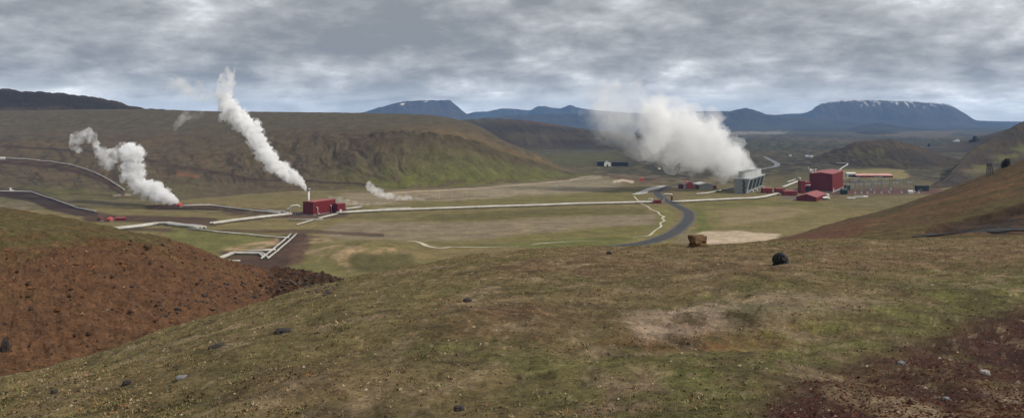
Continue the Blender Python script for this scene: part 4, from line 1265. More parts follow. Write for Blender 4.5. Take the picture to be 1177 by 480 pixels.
dome('wellhead_dome', 'small red wellhead dome at the foot of the left steam plume', 206.5, 237.6, 3.2, M['orange'])
dome('wellhead_dome', 'orange wellhead dome between the dark shed and the low red hut at the lower left', 126.5, 254.2, 3.1, M['orange'])
dome('wellhead_dome', 'dark rust red wellhead dome left of the orange one', 115.6, 253.4, 2.9, paint_mat('rusty_paint', (.10, .035, .025), .8, .2, .5))
t = thing('red_hut', 'long low red hut right of the orange wellhead dome', 'hut', site(133, 253.2), .12)
MB().box(0, 8, 0, 3.4, -.3, 2.2).build('wall', M['red'], t)
MB().prism([(-.25, 2.2), (3.65, 2.2), (1.7, 3.0)], -.25, 8.25).build('roof', M['redroof'], t)
MB().box(3, 4.2, -.06, .03, 0, 1.9).build('door', M['darkred'], t)
t = thing('vent_silencer', 'small pale vent silencer on the lower left pipeline embankment', 'silencer', site(12, 220), .1)
MB().tube([(0, 0, 0), (0, 0, 3.2)], 1.0, 10).tube([(0, 0, 3.2), (0, 0, 3.9)], 1.4, 10).build('barrel', M['white'], t)
MB().tube([(0, 0, 1.4), (3.4, 0, 1.4), (3.4, 0, -.3)], .4, 8).build('pipe', M['white'], t)
t = thing('valve_house', 'small pale valve house at the far left on the climbing pipeline', 'hut', site(3, 183.2), .1)
MB().box(-3, 3, -1.6, 1.6, -.4, 2.4).build('wall', M['palegrey'], t)
MB().prism([(-1.8, 2.4), (1.8, 2.4), (0, 3.3)], -3.2, 3.2).build('roof', M['white'], t)

# ------------------------------------------------------------------ portal where the pipeline crosses the road
pg = site(763, 232.6); pe = site(772.2, 232.8)
an_ = math.atan2(pe.y - pg.y, pe.x - pg.x); wd = (pe - pg).length
t = thing('pipe_portal', 'white pipe portal spanning the road with a red right post', 'portal', pg, an_)
MB().tube([(0, 0, -.3), (0, 0, 8.4), (.4, 0, 9.0), (1, 0, 9.2), (wd - 1, 0, 9.2), (wd - .4, 0, 9.0), (wd, 0, 8.4), (wd, 0, 7.4)], .62, 8).build('pipe', M['white'], t, True)
MB().box(wd - .9, wd + .9, -.8, .8, -.3, 7.4).build('post', M['red'], t)
MB().box(-.9, .9, -.8, .8, -.3, .8).build('footing', M['concrete'], t)
MB().box(0, wd, -.12, .12, 7.7, 8.3).build('beam', M['steel'], t)
t = thing('red_hut', 'small dark red hut beside the white road portal', 'hut', site(752, 233.8), .02)
MB().box(0, 8, 0, 4, -.3, 3.2).build('wall', M['red'], t)
MB().prism([(-.2, 3.2), (4.2, 3.2), (4.2, 3.5), (-.2, 4.0)], -.2, 8.2).build('roof', M['redroof'], t)
MB().box(3, 4.2, -.06, .03, .1, 2.3).build('door', M['dark'], t)
t = thing('pipe_loop', 'small square white pipe loop left of the red hut by the road portal', 'pipe', site(745.3, 233.4), .02)
MB().tube([(0, 0, .3), (0, 0, 4.2), (.4, 0, 4.8), (4.2, 0, 4.8), (4.6, 0, 4.2), (4.6, 0, .3)], .42, 8).build('pipe', M['white'], t, True)
MB().box(-.5, 5.1, -.4, .4, -.3, .4).build('footing', M['concrete'], t)

# ------------------------------------------------------------------ huts behind the road
B1 = math.atan2(60, 62)
t = thing('barrel_hut', 'orange barrel-roofed hut between grey walls beside the steam cloud', 'hut', site(789, 216.8), -.05)
prof = [(math.cos(a) * 4.4 + 4.4, math.sin(a) * 6.0 + 3.0) for a in np.linspace(0, math.pi, 13)]
MB().prism_y([(0, -.3)] + prof[::-1] + [(8.8, -.3)], 0, 26).build('barrel', M['orange'], t)
MB().box(-4.2, -.3, -1, 12, -.3, 6.0).box(9.1, 12.6, -1, 12, -.3, 6.4).build('side_wall', M['concrete'], t)
MB().box(2.6, 6.2, -.1, .05, 0, 4.6).build('door', M['orange'], t)
t = thing('red_hut', 'dark red box hut at the left end of the barrel-roofed hut', 'hut', site(780.5, 216.6), -.05)
MB().box(0, 4.2, 0, 9, -.3, 5.2).build('wall', M['darkred'], t)
MB().prism([(-.2, 5.2), (9.2, 5.2), (4.5, 6.0)], -.2, 4.4).build('roof', M['darkred'], t)
t = thing('workshop', 'white-roofed grey workshop shed with a dark red gate beside the steam cloud', 'shed', site(803.6, 217.2), .12)
MB().prism_y([(0, -.3), (19, -.3), (19, 5.4), (9.5, 7.4), (0, 5.4)], 0, 24).build('wall', M['concrete'], t)
MB().prism_y([(-.5, 5.5), (9.5, 7.5), (19.5, 5.5), (19.5, 5.9), (9.5, 8.0), (-.5, 5.9)], -.5, 24.5).build('roof', M['white'], t)
MB().box(-3.4, -.1, .5, 5, -.3, 5.0).build('gate', M['darkred'], t)
t = thing('red_hut', 'little dark red hut on the right of the white-roofed workshop', 'hut', site(820.6, 217), .1)
MB().box(0, 3.6, 0, 4, -.3, 4).build('wall', M['darkred'], t)
MB().box(-.15, 3.75, -.15, 4.15, 4, 4.3).build('roof', M['redroof'], t)
t = thing('red_hut', 'tiny bright orange-red hut on the track left of the silt flat', 'hut', site(736.6, 208.2), .1)
MB().box(0, 3.4, 0, 3.4, -.3, 3.6).build('wall', M['orange'], t)
MB().prism([(-.2, 3.6), (3.6, 3.6), (1.7, 5.0)], -.2, 3.6).build('roof', M['orange'], t)
t = thing('white_hut', 'tiny white hut on the track beyond the dark lava near the steam', 'hut', site(756.6, 194.6), 0)
MB().box(0, 4.2, 0, 3, -.3, 1.6).build('wall', M['white'], t)
MB().prism([(-.2, 1.6), (3.2, 1.6), (1.5, 2.3)], -.2, 4.4).build('roof', M['white'], t)
t = thing('dark_shed', 'long black shed far off below the brown moor', 'shed', site(687, 190.8), 0)
MB().box(0, 15, 0, 12, -.4, 8.4).box(28.4, 60, 2, 14, -.4, 7.4).build('wall', M['dark'], t)
MB().box(-.3, 15.2, -.3, 12.3, 8.4, 9.0).box(28.2, 60.3, 1.7, 14.3, 7.4, 8.0).build('roof', M['darksteel'], t)
t = thing('white_hall', 'white gabled hall set in the middle of the long black shed', 'building', site(694.4, 191), 0)
MB().prism_y([(0, -.4), (13, -.4), (13, 6.6), (6.5, 9.2), (0, 6.6)], -1, 14).build('wall', M['white'], t)
MB().prism_y([(-.5, 6.7), (6.5, 9.4), (13.5, 6.7), (13.5, 7.2), (6.5, 9.9), (-.5, 7.2)], -1.3, 14.3).build('roof', M['palegrey'], t)
MB().box(5, 8, -1.12, -.95, 0, 3.6).build('door', M['dark'], t)

# ------------------------------------------------------------------ cooling tower
A2 = math.atan2(101, 49)
pc = site(858.5, 222.8)
Lc, Wc, Hc = 104.0, 15.5, 17.6
ct = thing('cooling_tower', 'grey slant-sided cooling tower with dark louvres and fan stacks on top', 'cooling tower', pc, A2)
MB().prism([(1.2, -.5), (Wc - .8, -.5), (Wc + .6, Hc), (-3.0, Hc)], 0, Lc).build('casing', M['concrete'], ct)
MB().box(-.4, Lc + .4, -3.4, Wc + 1.0, Hc + .02, Hc + 1.1).build('deck', M['palegrey'], ct)
for i in range(4):
    x0 = 7 + i * 24.5
    def yy(z): return 1.2 - 4.2 * (z + .5) / (Hc + .5)
    a, b = 4.2, Hc - 1.0
    q = MB()
    q.add([(x0, yy(a) - .10, a), (x0 + 19.5, yy(a) - .10, a), (x0 + 19.5, yy(b) - .10, b), (x0, yy(b) - .10, b),
           (x0, yy(a) + .25, a), (x0 + 19.5, yy(a) + .25, a), (x0 + 19.5, yy(b) + .25, b), (x0, yy(b) + .25, b)],
          [(3, 2, 1, 0), (4, 5, 6, 7), (0, 1, 5, 4), (1, 2, 6, 5), (2, 3, 7, 6), (3, 0, 4, 7)])
    for k in range(7):
        z = a + (b - a) * (k + .5) / 7
        q.box(x0 + .2, x0 + 19.3, yy(z) - .55, yy(z) - .12, z - .10, z + .10)
    q.build('louvre_panel', M['louvre'], ct)
    MB().box(x0 + 20.2, x0 + 23.6, -2.6, .8, -.4, 2.4).build('basin_block', M['white'], ct)
# stair well on the end face
sw = MB()
for k in range(6):
    z = 1.0 + k * 2.7
    sw.box(-1.3, -.06, 1.8 + (k % 2) * .9, 4.2 + (k % 2) * .9, z, z + 2.3)
sw.build('stair', M['darksteel'], ct)
for i in range(4):
    x0 = 3.0 + i * 24.8
    f = MB()
    n = 18
    ring = lambda r, z: [(x0 + 11.6 + math.cos(k * 2 * math.pi / n) * r * 1.02, 6.0 + math.sin(k * 2 * math.pi / n) * r * .62, z) for k in range(n)]
    zb, zt = Hc + 1.12, Hc + 9.2
    vs = ring(11.5, zb) + ring(10.9, zt - 1.4) + ring(11.4, zt) + ring(10.9, zt) + ring(10.6, zb + 2.5)
    fs = []
    for r_ in range(4):
        for k in range(n):
            fs.append((r_ * n + k, r_ * n + (k + 1) % n, (r_ + 1) * n + (k + 1) % n, (r_ + 1) * n + k))
    fs.append(tuple(range(4 * n, 5 * n)))
    f.add(vs, fs)
    f.build('fan_stack', M['palegrey'], ct)
for i in range(11):
    x = 2 + i * 10
    MB().box(x, x + .16, -3.35, -3.2, Hc + 1.1, Hc + 2.2).build('rail_post', M['steel'], ct)

for (px, py, w, d, h, lab) in ((877, 222, 11.5, 9, 5.8, 'flat dark red hut nearest the cooling tower'), (892.6, 222.2, 10.6, 9, 5.6, 'middle one of three dark red huts between cooling tower and tall red hall'), (901.4, 224.8, 15.5, 10, 5.2, 'low wide dark red hut left of the gabled red shed')):
    t = thing('red_hut', lab, 'hut', site(px, py), .03)
    MB().box(0, w, 0, d, -.4, h).build('wall', M['red'], t)
    MB().prism([(-.25, h), (d + .25, h), (d + .25, h + .3), (d / 2, h + .9), (-.25, h + .3)], -.25, w + .25).build('roof', M['redroof'], t)
    MB().box(w * .4, w * .4 + 2, -.06, .03, 0, 2.6).build('door', M['dark'], t)

# ------------------------------------------------------------------ turbine hall
A3 = math.atan2(78, 42.7)
ph = site(956.8, 221.4)
Lh, Wh, Hh = 86.0, 27.5, 22.6
th = thing('turbine_hall', 'tall box-like red turbine hall with a shallow red roof', 'building', ph, A3)
MB().prism([(0, -.6), (Wh, -.6), (Wh, Hh), (Wh / 2, Hh + 1.6), (0, Hh)], 0, Lh).build('wall', M['red'], th)
MB().prism([(-.5, Hh + .03), (Wh / 2, Hh + 1.68), (Wh + .5, Hh + .03), (Wh + .5, Hh + .5), (Wh / 2, Hh + 2.2), (-.5, Hh + .5)], -.5, Lh + .5).build('roof', M['redroof'], th)
MB().box(-.2, Lh + .2, -.2, Wh + .2, -.7, 1.6).build('plinth', M['concrete'], th)
for x in (10, 26, 42, 58, 72):
    MB().box(x, x + 5, -.12, .05, 8.6, 9.8).build('window_band', M['darkred'], th)
MB().box(5, 10.5, -.34, -.18, 0, 5.2).build('gate', M['palegrey'], th)
for (x, y) in ((6, Wh - 3), (20, Wh - 4)):
    MB().tube([(x, y, Hh), (x, y, Hh + 4.6)], .7, 10).tube([(x, y, Hh + 4.6), (x, y, Hh + 5.4)], 1.1, 10).build('roof_vent', M['white'], th)
t = thing('hall_annex', 'narrow red annex with a black gateway at the left of the tall red hall', 'building', site(921, 222.2), .03)
MB().box(0, 4.6, 0, 12, -.4, 15).box(4.6, 12.6, 3, 14, 7.6, 13.4).build('wall', M['red'], t)
MB().box(-.2, 4.75, -.2, 12.2, 15, 15.5).box(4.8, 12.8, 2.8, 14.2, 13.4, 13.9).build('roof', M['redroof'], t)
MB().box(4.65, 12.6, 6, 13, -.3, 7.5).build('gateway', M['dark'], t)
MB().tube([(5.4, 1.4, -.3), (5.4, 1.4, 9.6), (8, 1.4, 10.2), (12, 1.4, 10.4)], .55, 8).build('pipe', M['palegrey'], t, True)
t = thing('vent_stack', 'short white vent stack standing left of the narrow red annex', 'chimney', site(919, 219), 0)
MB().tube([(0, 0, -.3), (0, 0, 13.2)], .9, 10).tube([(0, 0, 13.2), (0, 0, 17)], 1.6, 10).build('stack', M['palegrey'], t, True)
MB().box(-1.6, 1.6, -1.6, 1.6, -.4, 1.2).build('base', M['concrete'], t)
t = thing('vent_stack', 'slanting thin grey exhaust stack behind the left roof corner of the tall red hall', 'chimney', site(931.6, 217.4), 0)
MB().tube([(0, 0, -.3), (0, 0, 23), (-3.4, 0, 30)], .45, 8).build('stack', M['steel'], t, True)
MB().tube([(0, 0, 21.8), (0, 0, 26.2)], 1.25, 10).build('muffler', M['white'], t, True)
# gabled shed in front
pgb = site(938.4, 231.6)
Ls, Ws, Hs, Rs = 62.0, 21.5, 4.3, 7.6
gs_ = thing('gabled_shed', 'low gabled red shed in front of the tall red hall', 'building', pgb, A3)
MB().prism([(0, -.4), (Ws, -.4), (Ws, Hs), (Ws / 2, Rs), (0, Hs)], 0, Ls).build('wall', M['red'], gs_)
MB().prism([(-.5, Hs + .02), (Ws / 2, Rs + .12), (Ws + .5, Hs + .02), (Ws + .5, Hs + .32), (Ws / 2, Rs + .5), (-.5, Hs + .32)], -.5, Ls + .5).build('roof', M['redroof'], gs_)
MB().box(-.08, .05, 7, 11, 0, 3.4).build('gate', M['darkred'], gs_)
for x in (8, 20, 32, 44):
    MB().box(x, x + 2.4, -.08, .05, 1.4, 2.8).build('window', M['glass'], gs_)

# ------------------------------------------------------------------ vehicles and yard gear by the hall
def truck(label, px, py, rz, body, w=2.5, L=9.0):
    t = thing('tank_truck', label, 'truck', site(px, py), rz)
    MB().box(0, L, -w / 2 + .3, w / 2 - .3, .7, 1.1).build('chassis', M['darksteel'], t)
    c = MB().prism_y([(L - 2.4, 1.1), (L, 1.1), (L, 2.2), (L - .5, 3.2), (L - 2.4, 3.2)], -w / 2, w / 2).build('cab', body, t)
    MB().add([(L - .02, -w / 2 + .2, 2.25), (L - .02, w / 2 - .2, 2.25), (L - .46, w / 2 - .2, 3.1), (L - .46, -w / 2 + .2, 3.1)], [(0, 1, 2, 3)]).build('windscreen', M['glass'], c)
    MB().tube([(0, 0, 2.4), (.25, 0, 2.4), (L - 2.9, 0, 2.4), (L - 2.7, 0, 2.4)], 1.25, 14).build('tank', body, t, True)
    for x in (1.4, 2.9, L - 1.2):
        for s in (-1, 1):
            MB().tube([(x, s * (w / 2 - .42), .52), (x, s * (w / 2 + .02), .52)], .52, 12).build('wheel', M['tyre'], t)
    return t


truck('white tank truck parked at the foot of the tall red hall', 945.6, 229.6, .35, M['white'])
t = thing('white_tank', 'upright white tank beside the parked white tank truck', 'tank', site(950.6, 228.6))
MB().tube([(0, 0, -.2), (0, 0, 5.2), (0, 0, 5.9)], 2.3, 16).build('shell', M['white'], t, True)
MB().tube([(0, 0, 5.9), (0, 0, 6.5)], 2.3, 16, .5).build('lid', M['palegrey'], t, True)
MB().tube([(1.9, -1.9, 0), (1.9, -1.9, 6.6)], .14, 6).build('ladder', M['steel'], t)
t = thing('transformer', 'dark green transformer at the right corner of the tall red hall', 'transformer', site(968.2, 223.4), .2)
MB().box(0, 7, 0, 5, 0, 5.4).build('tank', M['green'], t)
for k in range(6):
    MB().box(.3 + k * 1.1, .7 + k * 1.1, -1.2, -.04, .8, 4.8).build('radiator_fin', M['green'], t)
for x in (1.2, 3.5, 5.8):
    MB().tube([(x, 2.5, 5.4), (x, 2.5, 8.4)], .3, 8, .16).build('bushing', M['palegrey'], t)
MB().tube([(.6, 4, 6.6), (6.4, 4, 6.6)], .7, 10).build('conservator', M['green'], t, True)
MB().box(-.4, 7.4, -1.4, 5.4, -.4, -.02).build('plinth', M['concrete'], t)
t = thing('transformer', 'second dark green transformer farther back beside the tall red hall', 'transformer', site(972.5, 218.4), .2)
MB().box(0, 6, 0, 4.4, 0, 6.2).build('tank', M['green'], t)
for x in (1.2, 3.0, 4.8):
    MB().tube([(x, 2.2, 6.2), (x, 2.2, 8.8)], .3, 8, .16).build('bushing', M['palegrey'], t)
MB().box(-.4, 6.4, -.4, 4.8, -.4, -.02).build('plinth', M['concrete'], t)

# switchyard: lattice gantries, all of one kind
GL = 'grey steel switchyard gantry on the dark red gravel right of the tall red hall'
def gantry():
    t = thing('gantry', GL, 'gantry', (0, 0, 0), 0, 'switchyard gantries')
    for s in (-1, 1):
        q = MB()
        for dx in (-.45, .45):
            for dy in (-.45, .45):
                q.tube([(s * 5.5 + dx, dy, -.3), (s * 5.5 + dx * .6, dy * .6, 12)], .11, 4)
        for k in range(6):
            z = 1 + k * 1.9
            q.tube([(s * 5.5 - .42, -.42, z), (s * 5.5 + .4, -.4, z + 1.7)], .07, 4).tube([(s * 5.5 + .42, .42, z), (s * 5.5 - .4, .4, z + 1.7)], .07, 4)
        q.tube([(s * 5.5, 0, 12), (s * 5.5, 0, 14.5)], .09, 5)
        q.build('leg', M['steel'], t)
    b = MB()
    for dz in (-.4, .4): b.tube([(-5.5, 0, 11 + dz), (5.5, 0, 11 + dz)], .11, 4)
    for k in range(8): b.tube([(-5.5 + k * 1.375, 0, 10.6 + .8 * (k % 2)), (-4.125 + k * 1.375, 0, 11.4 - .8 * (k % 2))], .07, 4)
    b.build('beam', M['steel'], t)
    for x in (-3, 0, 3):
        MB().tube([(x, 0, 10.5), (x, 0, 8.9)], .2, 6).build('insulator', M['palegrey'], t)
    return t


g0 = gantry()
gsp = [(978, 221.6), (988, 221.2), (998, 220.8), (1008, 220.4), (1018, 220), (1030, 219.6), (982, 217), (993, 216.6), (1005, 216.2), (1018, 215.4), (1034, 215.2), (1046, 219), (1010, 212.6), (984, 213.4)]
for i, (px, py) in enumerate(gsp):
    g = g0 if i == 0 else copy_tree(g0)
    g.location = site(px, py); g.rotation_euler.z = .12 + .1 * (i % 3)
BL = 'small pale breaker post on the dark red gravel between the gantries'
def breaker():
    t = thing('breaker', BL, 'switchgear', (0, 0, 0), 0, 'breaker posts')
    MB().box(-.9, .9, -.7, .7, -.2, 2.2).build('cabinet', M['palegrey'], t)
    for x in (-.6, .6): MB().tube([(x, 0, 2.2), (x, 0, 4.6)], .24, 6).build('insulator', M['steel'], t)
    return t


b0 = breaker()
for i, (px, py) in enumerate([(983, 222.6), (990, 222.4), (997, 222.8), (1005, 222), (1013, 222.4), (1022, 221.6), (1036, 221.8), (1044, 221.4), (1051, 221), (1056, 222), (1001, 218.6), (1024, 217.8)]):
    b = b0 if i == 0 else copy_tree(b0)
    b.location = site(px, py)
t = thing('dark_container', 'long black container block right of the switchyard gantries', 'container', site(1054.5, 219.6), .06)
MB().box(0, 15, 0, 7, -.3, 6.6).build('wall', M['dark'], t)
MB().box(-.3, 15.3, -.3, 7.3, 6.62, 7.0).build('roof', M['darksteel'], t)
MB().box(3, 6, -.08, .05, 0, 3.4).build('door', M['darksteel'], t)
t = thing('kit_hut', 'pale grey hut behind the black container at the switchyard end', 'hut', site(1044.5, 222.4), .06)
MB().box(0, 6, 0, 4, -.3, 3).build('wall', M['palegrey'], t)
MB().prism([(-.2, 3), (4.2, 3), (2, 4)], -.2, 6.2).build('roof', M['white'], t)
for i, (px, py, w, d, h, mt, lab) in enumerate(((974, 228, 9, 2, 1.3, 'white', 'pale stack of pipes on the grass edge below the switchyard'), (982, 226.8, 12, 2, 1.0, 'palegrey', 'long low grey stack of pipes right of the pale one below the switchyard'), (993, 226.4, 6, 3, 1.6, 'white', 'short pale stack of pipes nearest the middle of the switchyard edge'))):
    t = thing('pipe_stack', lab, 'pipes', site(px, py), .15 * i - .1)
    for k in range(4):
        MB().tube([(0, k * .8, .35), (w, k * .8, .35)], .36, 6).tube([(0, k * .8 + .4, 1.0), (w - 1, k * .8 + .4, 1.0)], .34, 6).build('pipe', M[mt], t)
t = thing('long_shed', 'long low shed with a faded pink-red roof on the yellow-green flat', 'shed', site(985, 204), -.02)
MB().box(0, 56, 0, 26, -.4, 3.0).build('wall', M['darkred'], t)
MB().prism([(-.6, 3.0), (26.6, 3.0), (26.6, 3.3), (13, 5.6), (-.6, 3.3)], -.6, 56.6).build('roof', M['palered'], t)
for x in (6, 18, 30, 42): MB().box(x, x + 3, -.08, .05, .2, 2.6).build('gate', M['dark'], t)
t = thing('white_hall', 'small white-fronted grey building left of the long pink-roofed shed', 'building', site(973.6, 203.6), 0)
MB().box(0, 14, 0, 10, -.4, 5.6).build('wall', M['palegrey'], t)
MB().prism([(-.4, 5.6), (10.4, 5.6), (10.4, 5.9), (5, 7.4), (-.4, 5.9)], -.4, 14.4).build('roof', M['white'], t)
MB().box(2, 12, -.08, .05, .4, 3.6).build('gate', M['dark'], t)
t = thing('farmhouse', 'tiny white farmhouse far off below the horizon at the right', 'house', site(1100, 162.8), 0)
MB().prism_y([(0, -1), (12, -1), (12, 6), (6, 10), (0, 6)], 0, 16).build('wall', M['white'], t)
MB().prism_y([(-.6, 6), (6, 10.1), (12.6, 6), (12.6, 6.7), (6, 10.8), (-.6, 6.7)], -.5, 16.5).build('roof', M['palegrey'], t)
MB().box(-14, -1, 0, 8, -1, 4).build('barn', M['white'], t)
for i, (px, py, w, lab) in enumerate(((907.5, 180.6, 5, 'single pale hut on the plain left of the dark cone hill'), (926, 181, 9, 'pale low barn at the left foot of the dark cone hill'), (931.5, 181.6, 7, 'second pale barn, close against the foot of the dark cone hill'))):
    t = thing('pale_hut', lab, 'hut', site(px, py), .1 * i)
    MB().box(0, w, 0, 6, -1.5, 3.6).build('wall', M['concrete'], t)
    MB().prism([(-.3, 3.6), (6.3, 3.6), (3, 5.4)], -.3, w + .3).build('roof', M['palegrey'], t)

PL = 'thin pale power pole standing in the flats beyond the long pipeline'
def pole():
    t = thing('power_pole', PL, 'pole', (0, 0, 0), 0, 'power poles on the flats')
    MB().tube([(0, 0, -.4), (0, 0, 9.6)], .24, 6, .16).build('post', M['palegrey'], t)
    MB().box(-1.5, 1.5, -.1, .1, 8.6, 8.85).build('crossarm', M['palegrey'], t)
    return t


q0 = pole()
for i, (px, py) in enumerate(((505, 228.4), (519.5, 227), (536.5, 226), (592, 224.6), (454.5, 231.6), (708.5, 216.5), (640, 221))):
    q = q0 if i == 0 else copy_tree(q0)
    q.location = site(px, py)
t = thing('lamp_pole', 'thin tall pole in the grass beside the red huts', 'pole', site(891, 229.6))
MB().tube([(0, 0, -.3), (0, 0, 9)], .14, 6, .1).build('post', M['palegrey'], t)
MB().tube([(0, 0, 9), (1.4, 0, 9.4)], .09, 6).build('arm', M['palegrey'], t)

# mast on the spur
t = thing('cairn_mast', 'dark timber mast standing on the rusty slope at the right', 'mast', site(1137.5, 202, True), 0)
q = MB()
for s in (-1, 1):
    for k in (-1, 1):
        q.tube([(s * 1.0, k * 1.0, -.4), (s * .6, k * .6, 4.8)], .20, 5)
for z in (1.4, 2.8, 4.2):
    q.box(-1, 1, -.9, -.75, z, z + .25).box(-1, 1, .75, .9, z, z + .25)
q.build('frame', M['darksteel'], t)
MB().box(-.75, .75, -.75, .75, 4.8, 5.6).build('cap', M['darksteel'], t)


# ------------------------------------------------------------------ stones
def rock_mesh(name, size, seed, mat, sub=4, amp=.28, block=0.0, sharp=2.0):
    bm = bmesh.new()
    bmesh.ops.create_icosphere(bm, subdivisions=sub, radius=1.0)
    V = np.array([v.co[:] for v in bm.verts])
    if block:
        m = np.max(np.abs(V), axis=1)[:, None]
        V = V * (1 - block) + (V / m * .85) * block
    n = fbm(V[:, 0] * sharp + seed, V[:, 1] * sharp, V[:, 2] * sharp, 4, seed)
    n = n + .45 * fbm(V[:, 0] * 6 + seed, V[:, 1] * 6, V[:, 2] * 6, 3, seed + 3)
    V = V * (1 + amp * n)[:, None]
    # planar facets
    rs = np.random.RandomState(seed)
    for _ in range(7):
        d = rs.normal(size=3); d /= np.linalg.norm(d)
        k = V @ d
        lim = .72 + .15 * rs.rand()
        V = V - np.outer(np.maximum(0, k - lim) * .8, d)
    V = V * np.array(size) / 2
    for v, c in zip(bm.verts, V): v.co = c
    me = bpy.data.meshes.new(name); bm.to_mesh(me); bm.free()
    me.materials.append(mat)
    return me


def rock(name, label, px, py, wpx, hpx, mat, seed, block=0.0, group=None, sink=.3, depth=1.0, amp=.42, sub=4, rz=None, near=True):
    p = site(px, py, near)
    k = p.y / F
    s = (wpx * k, wpx * k * depth, hpx * k / (1 - sink) * 1.02)
    o = bpy.data.objects.new(name, rock_mesh(name, s, seed, mat, sub, amp, block)); COL.objects.link(o)
    o.location = p + Vector((0, s[1] * .35, s[2] * (.5 - sink)))
    o.rotation_euler.z = (seed * .7 % .6 - .3) if rz is None else rz
    return tag(o, label, 'rock', group)


rock('boulder', 'large blocky rusty brown boulder on the crest of the near hillside', 804, 283.0, 22.5, 13, M['boulder'], 9, .55, amp=.34, sub=5, sink=.22, depth=.8, rz=.55)
rock('black_rock', 'rounded black rock lying on the turf right of the brown boulder', 900, 303.4, 17.5, 13, M['black'], 12, .35, amp=.5, sub=5, sink=.28)
rock('stone', 'wide dark lava stone low in the turf left of centre', 323, 384, 19, 6, M['darkstone'], 21, .1, sink=.45, amp=.7)
rock('stone', 'flat dark lava stone in the turf beside the red bank', 248, 400, 18, 4.5, M['darkstone'], 22, 0, sink=.45, amp=.7)
rock('stone', 'bluish grey flat stone in the left foreground turf', 207, 436, 13, 3.5, M['greystone'], 23, .2, sink=.4)
rock('stone', 'dark stone left of the bluish grey flat stone', 144, 443, 11, 5.5, M['darkstone'], 24, .1, sink=.3)
rock('stone', 'small dark stone in the bottom left corner turf', 61, 452, 8, 4, M['darkstone'], 25, .1, sink=.3)
rock('stone', 'dark upright rock in the red bank at the left edge', 4, 404, 10, 15, M['darkstone'], 26, .3, sink=.3, amp=.6)
rock('stone', 'flat dark stone alone in the middle of the near hillside', 537, 347, 11, 4, M['darkstone'], 27, .1, sink=.35)
rock('stone', 'small dark stone below the boulder in the middle turf', 700, 292, 7, 3, M['darkstone'], 31, .1, sink=.3)
rock('stone', 'pale stone on the dark red scoria at the right', 1134, 430, 11, 4, M['palestone'], 28, .2, sink=.35)
rock('stone', 'pale grey stone on the scoria near the bottom right', 1089, 460, 8, 4, M['greystone'], 29, .2, sink=.3)
rock('stone', 'grey stone at the upper edge of the red scoria', 1037, 419, 9, 4, M['greystone'], 30, .1, sink=.3)
rock('stone', 'brown stone at the bottom edge near the middle', 528, 472, 14, 5.5, M['darkstone'], 32, .1, sink=.4)
rock('rock_stack', 'dark rock knob standing on the green slope at the far right', 1158.5, 191, 11, 8.5, M['black'], 41, .6, amp=1.0, sub=4, sink=.25)
rock('rock_stack', 'dark rock tower on the distant spur right of the white farmhouse', 1122.5, 162.6, 6, 6.5, M['black'], 42, .5, amp=.4, sink=.15, near=False)
rock('rock_stack', 'low dark rock at the foot of the distant rock tower', 1119, 163, 7, 3.5, M['black'], 43, .3, amp=.4, sink=.2, near=False)
rock('rock_stack', 'tiny dark rock on the plain above the cone hill', 1068, 168, 3, 3, M['black'], 44, .3, amp=.4, sink=.2, near=False)

prot = [rock_mesh('stone', (1, .9, .75), 60 + k, M['darkstone'] if k < 4 else M['brownstone'], 2, .4, .2) for k in range(8)]
def scatter(label, group, spots):
    for i, (px, py, w) in enumerate(spots):
        p = site(px, py, True); k = p.y / F * w
        o = bpy.data.objects.new('stone', prot[int(RNG.randint(8))]); COL.objects.link(o)
        o.scale = (k * RNG.uniform(.8, 1.2), k * RNG.uniform(.8, 1.2), k * RNG.uniform(.6, 1.0))
        o.rotation_euler = (RNG.uniform(-.3, .3), RNG.uniform(-.3, .3), RNG.uniform(0, 6.3))
        o.location = p + Vector((0, 0, .1 * k))
        tag(o, label, 'stone', group)


sp = []
for i in range(60):
    u = RNG.rand(); px = 326 + 62 * u + RNG.normal() * 3
    py = 322 + 9 * u + RNG.normal() * 4.0 + 3
    sp.append((px, py, RNG.uniform(1.8, 6.5)))
scatter('jagged dark stone in the rubble heap where the red bank meets the turf', 'stones of the rubble heap', sp)
sp = []
for i in range(90):
    px = RNG.uniform(4, 320); top = np.interp(px, [0, 70, 130, 180, 230, 290, 330], [305, 292, 286, 286, 300, 318, 326]); bot = np.interp(px, [0, 100, 200, 300, 330], [425, 400, 370, 340, 333])
    py = top + (bot - top) * RNG.rand() ** .8
    sp.append((px, py, min(7, 1.3 + RNG.exponential(1.1))))
for i in range(70):
    px = RNG.uniform(170, 322); py = np.interp(px, [170, 320], [350, 330]) + RNG.normal() * 11
    sp.append((px, py, RNG.uniform(1.5, 6.5)))
scatter('loose dark stone stuck in the bare face of the red bank', 'stones in the red bank', sp)
# ================================================================== STEAM
def steam_mat(name, dens, scale, lo, hi, detail=4, color=(.99, .99, .992), aniso=0.0, step=1.0, soft=0.0):
    m = bpy.data.materials.new(name); m.use_nodes = True
    nt = m.node_tree; nt.nodes.clear()
    out = nt.nodes.new('ShaderNodeOutputMaterial')
    v = nt.nodes.new('ShaderNodeVolumePrincipled')
    v.inputs['Color'].default_value = (*color, 1)
    v.inputs['Anisotropy'].default_value = aniso
    tc = nt.nodes.new('ShaderNodeTexCoord')
    n = nnode(nt, scale, detail, 0.58, tc.outputs['Object'])
    f = mrange(nt, n.outputs['Fac'], lo, hi, soft * dens, dens)
    nt.links.new(f, v.inputs['Density'])
    nt.links.new(v.outputs[0], out.inputs['Volume'])
    m.cycles.volume_step_rate = step
    return m


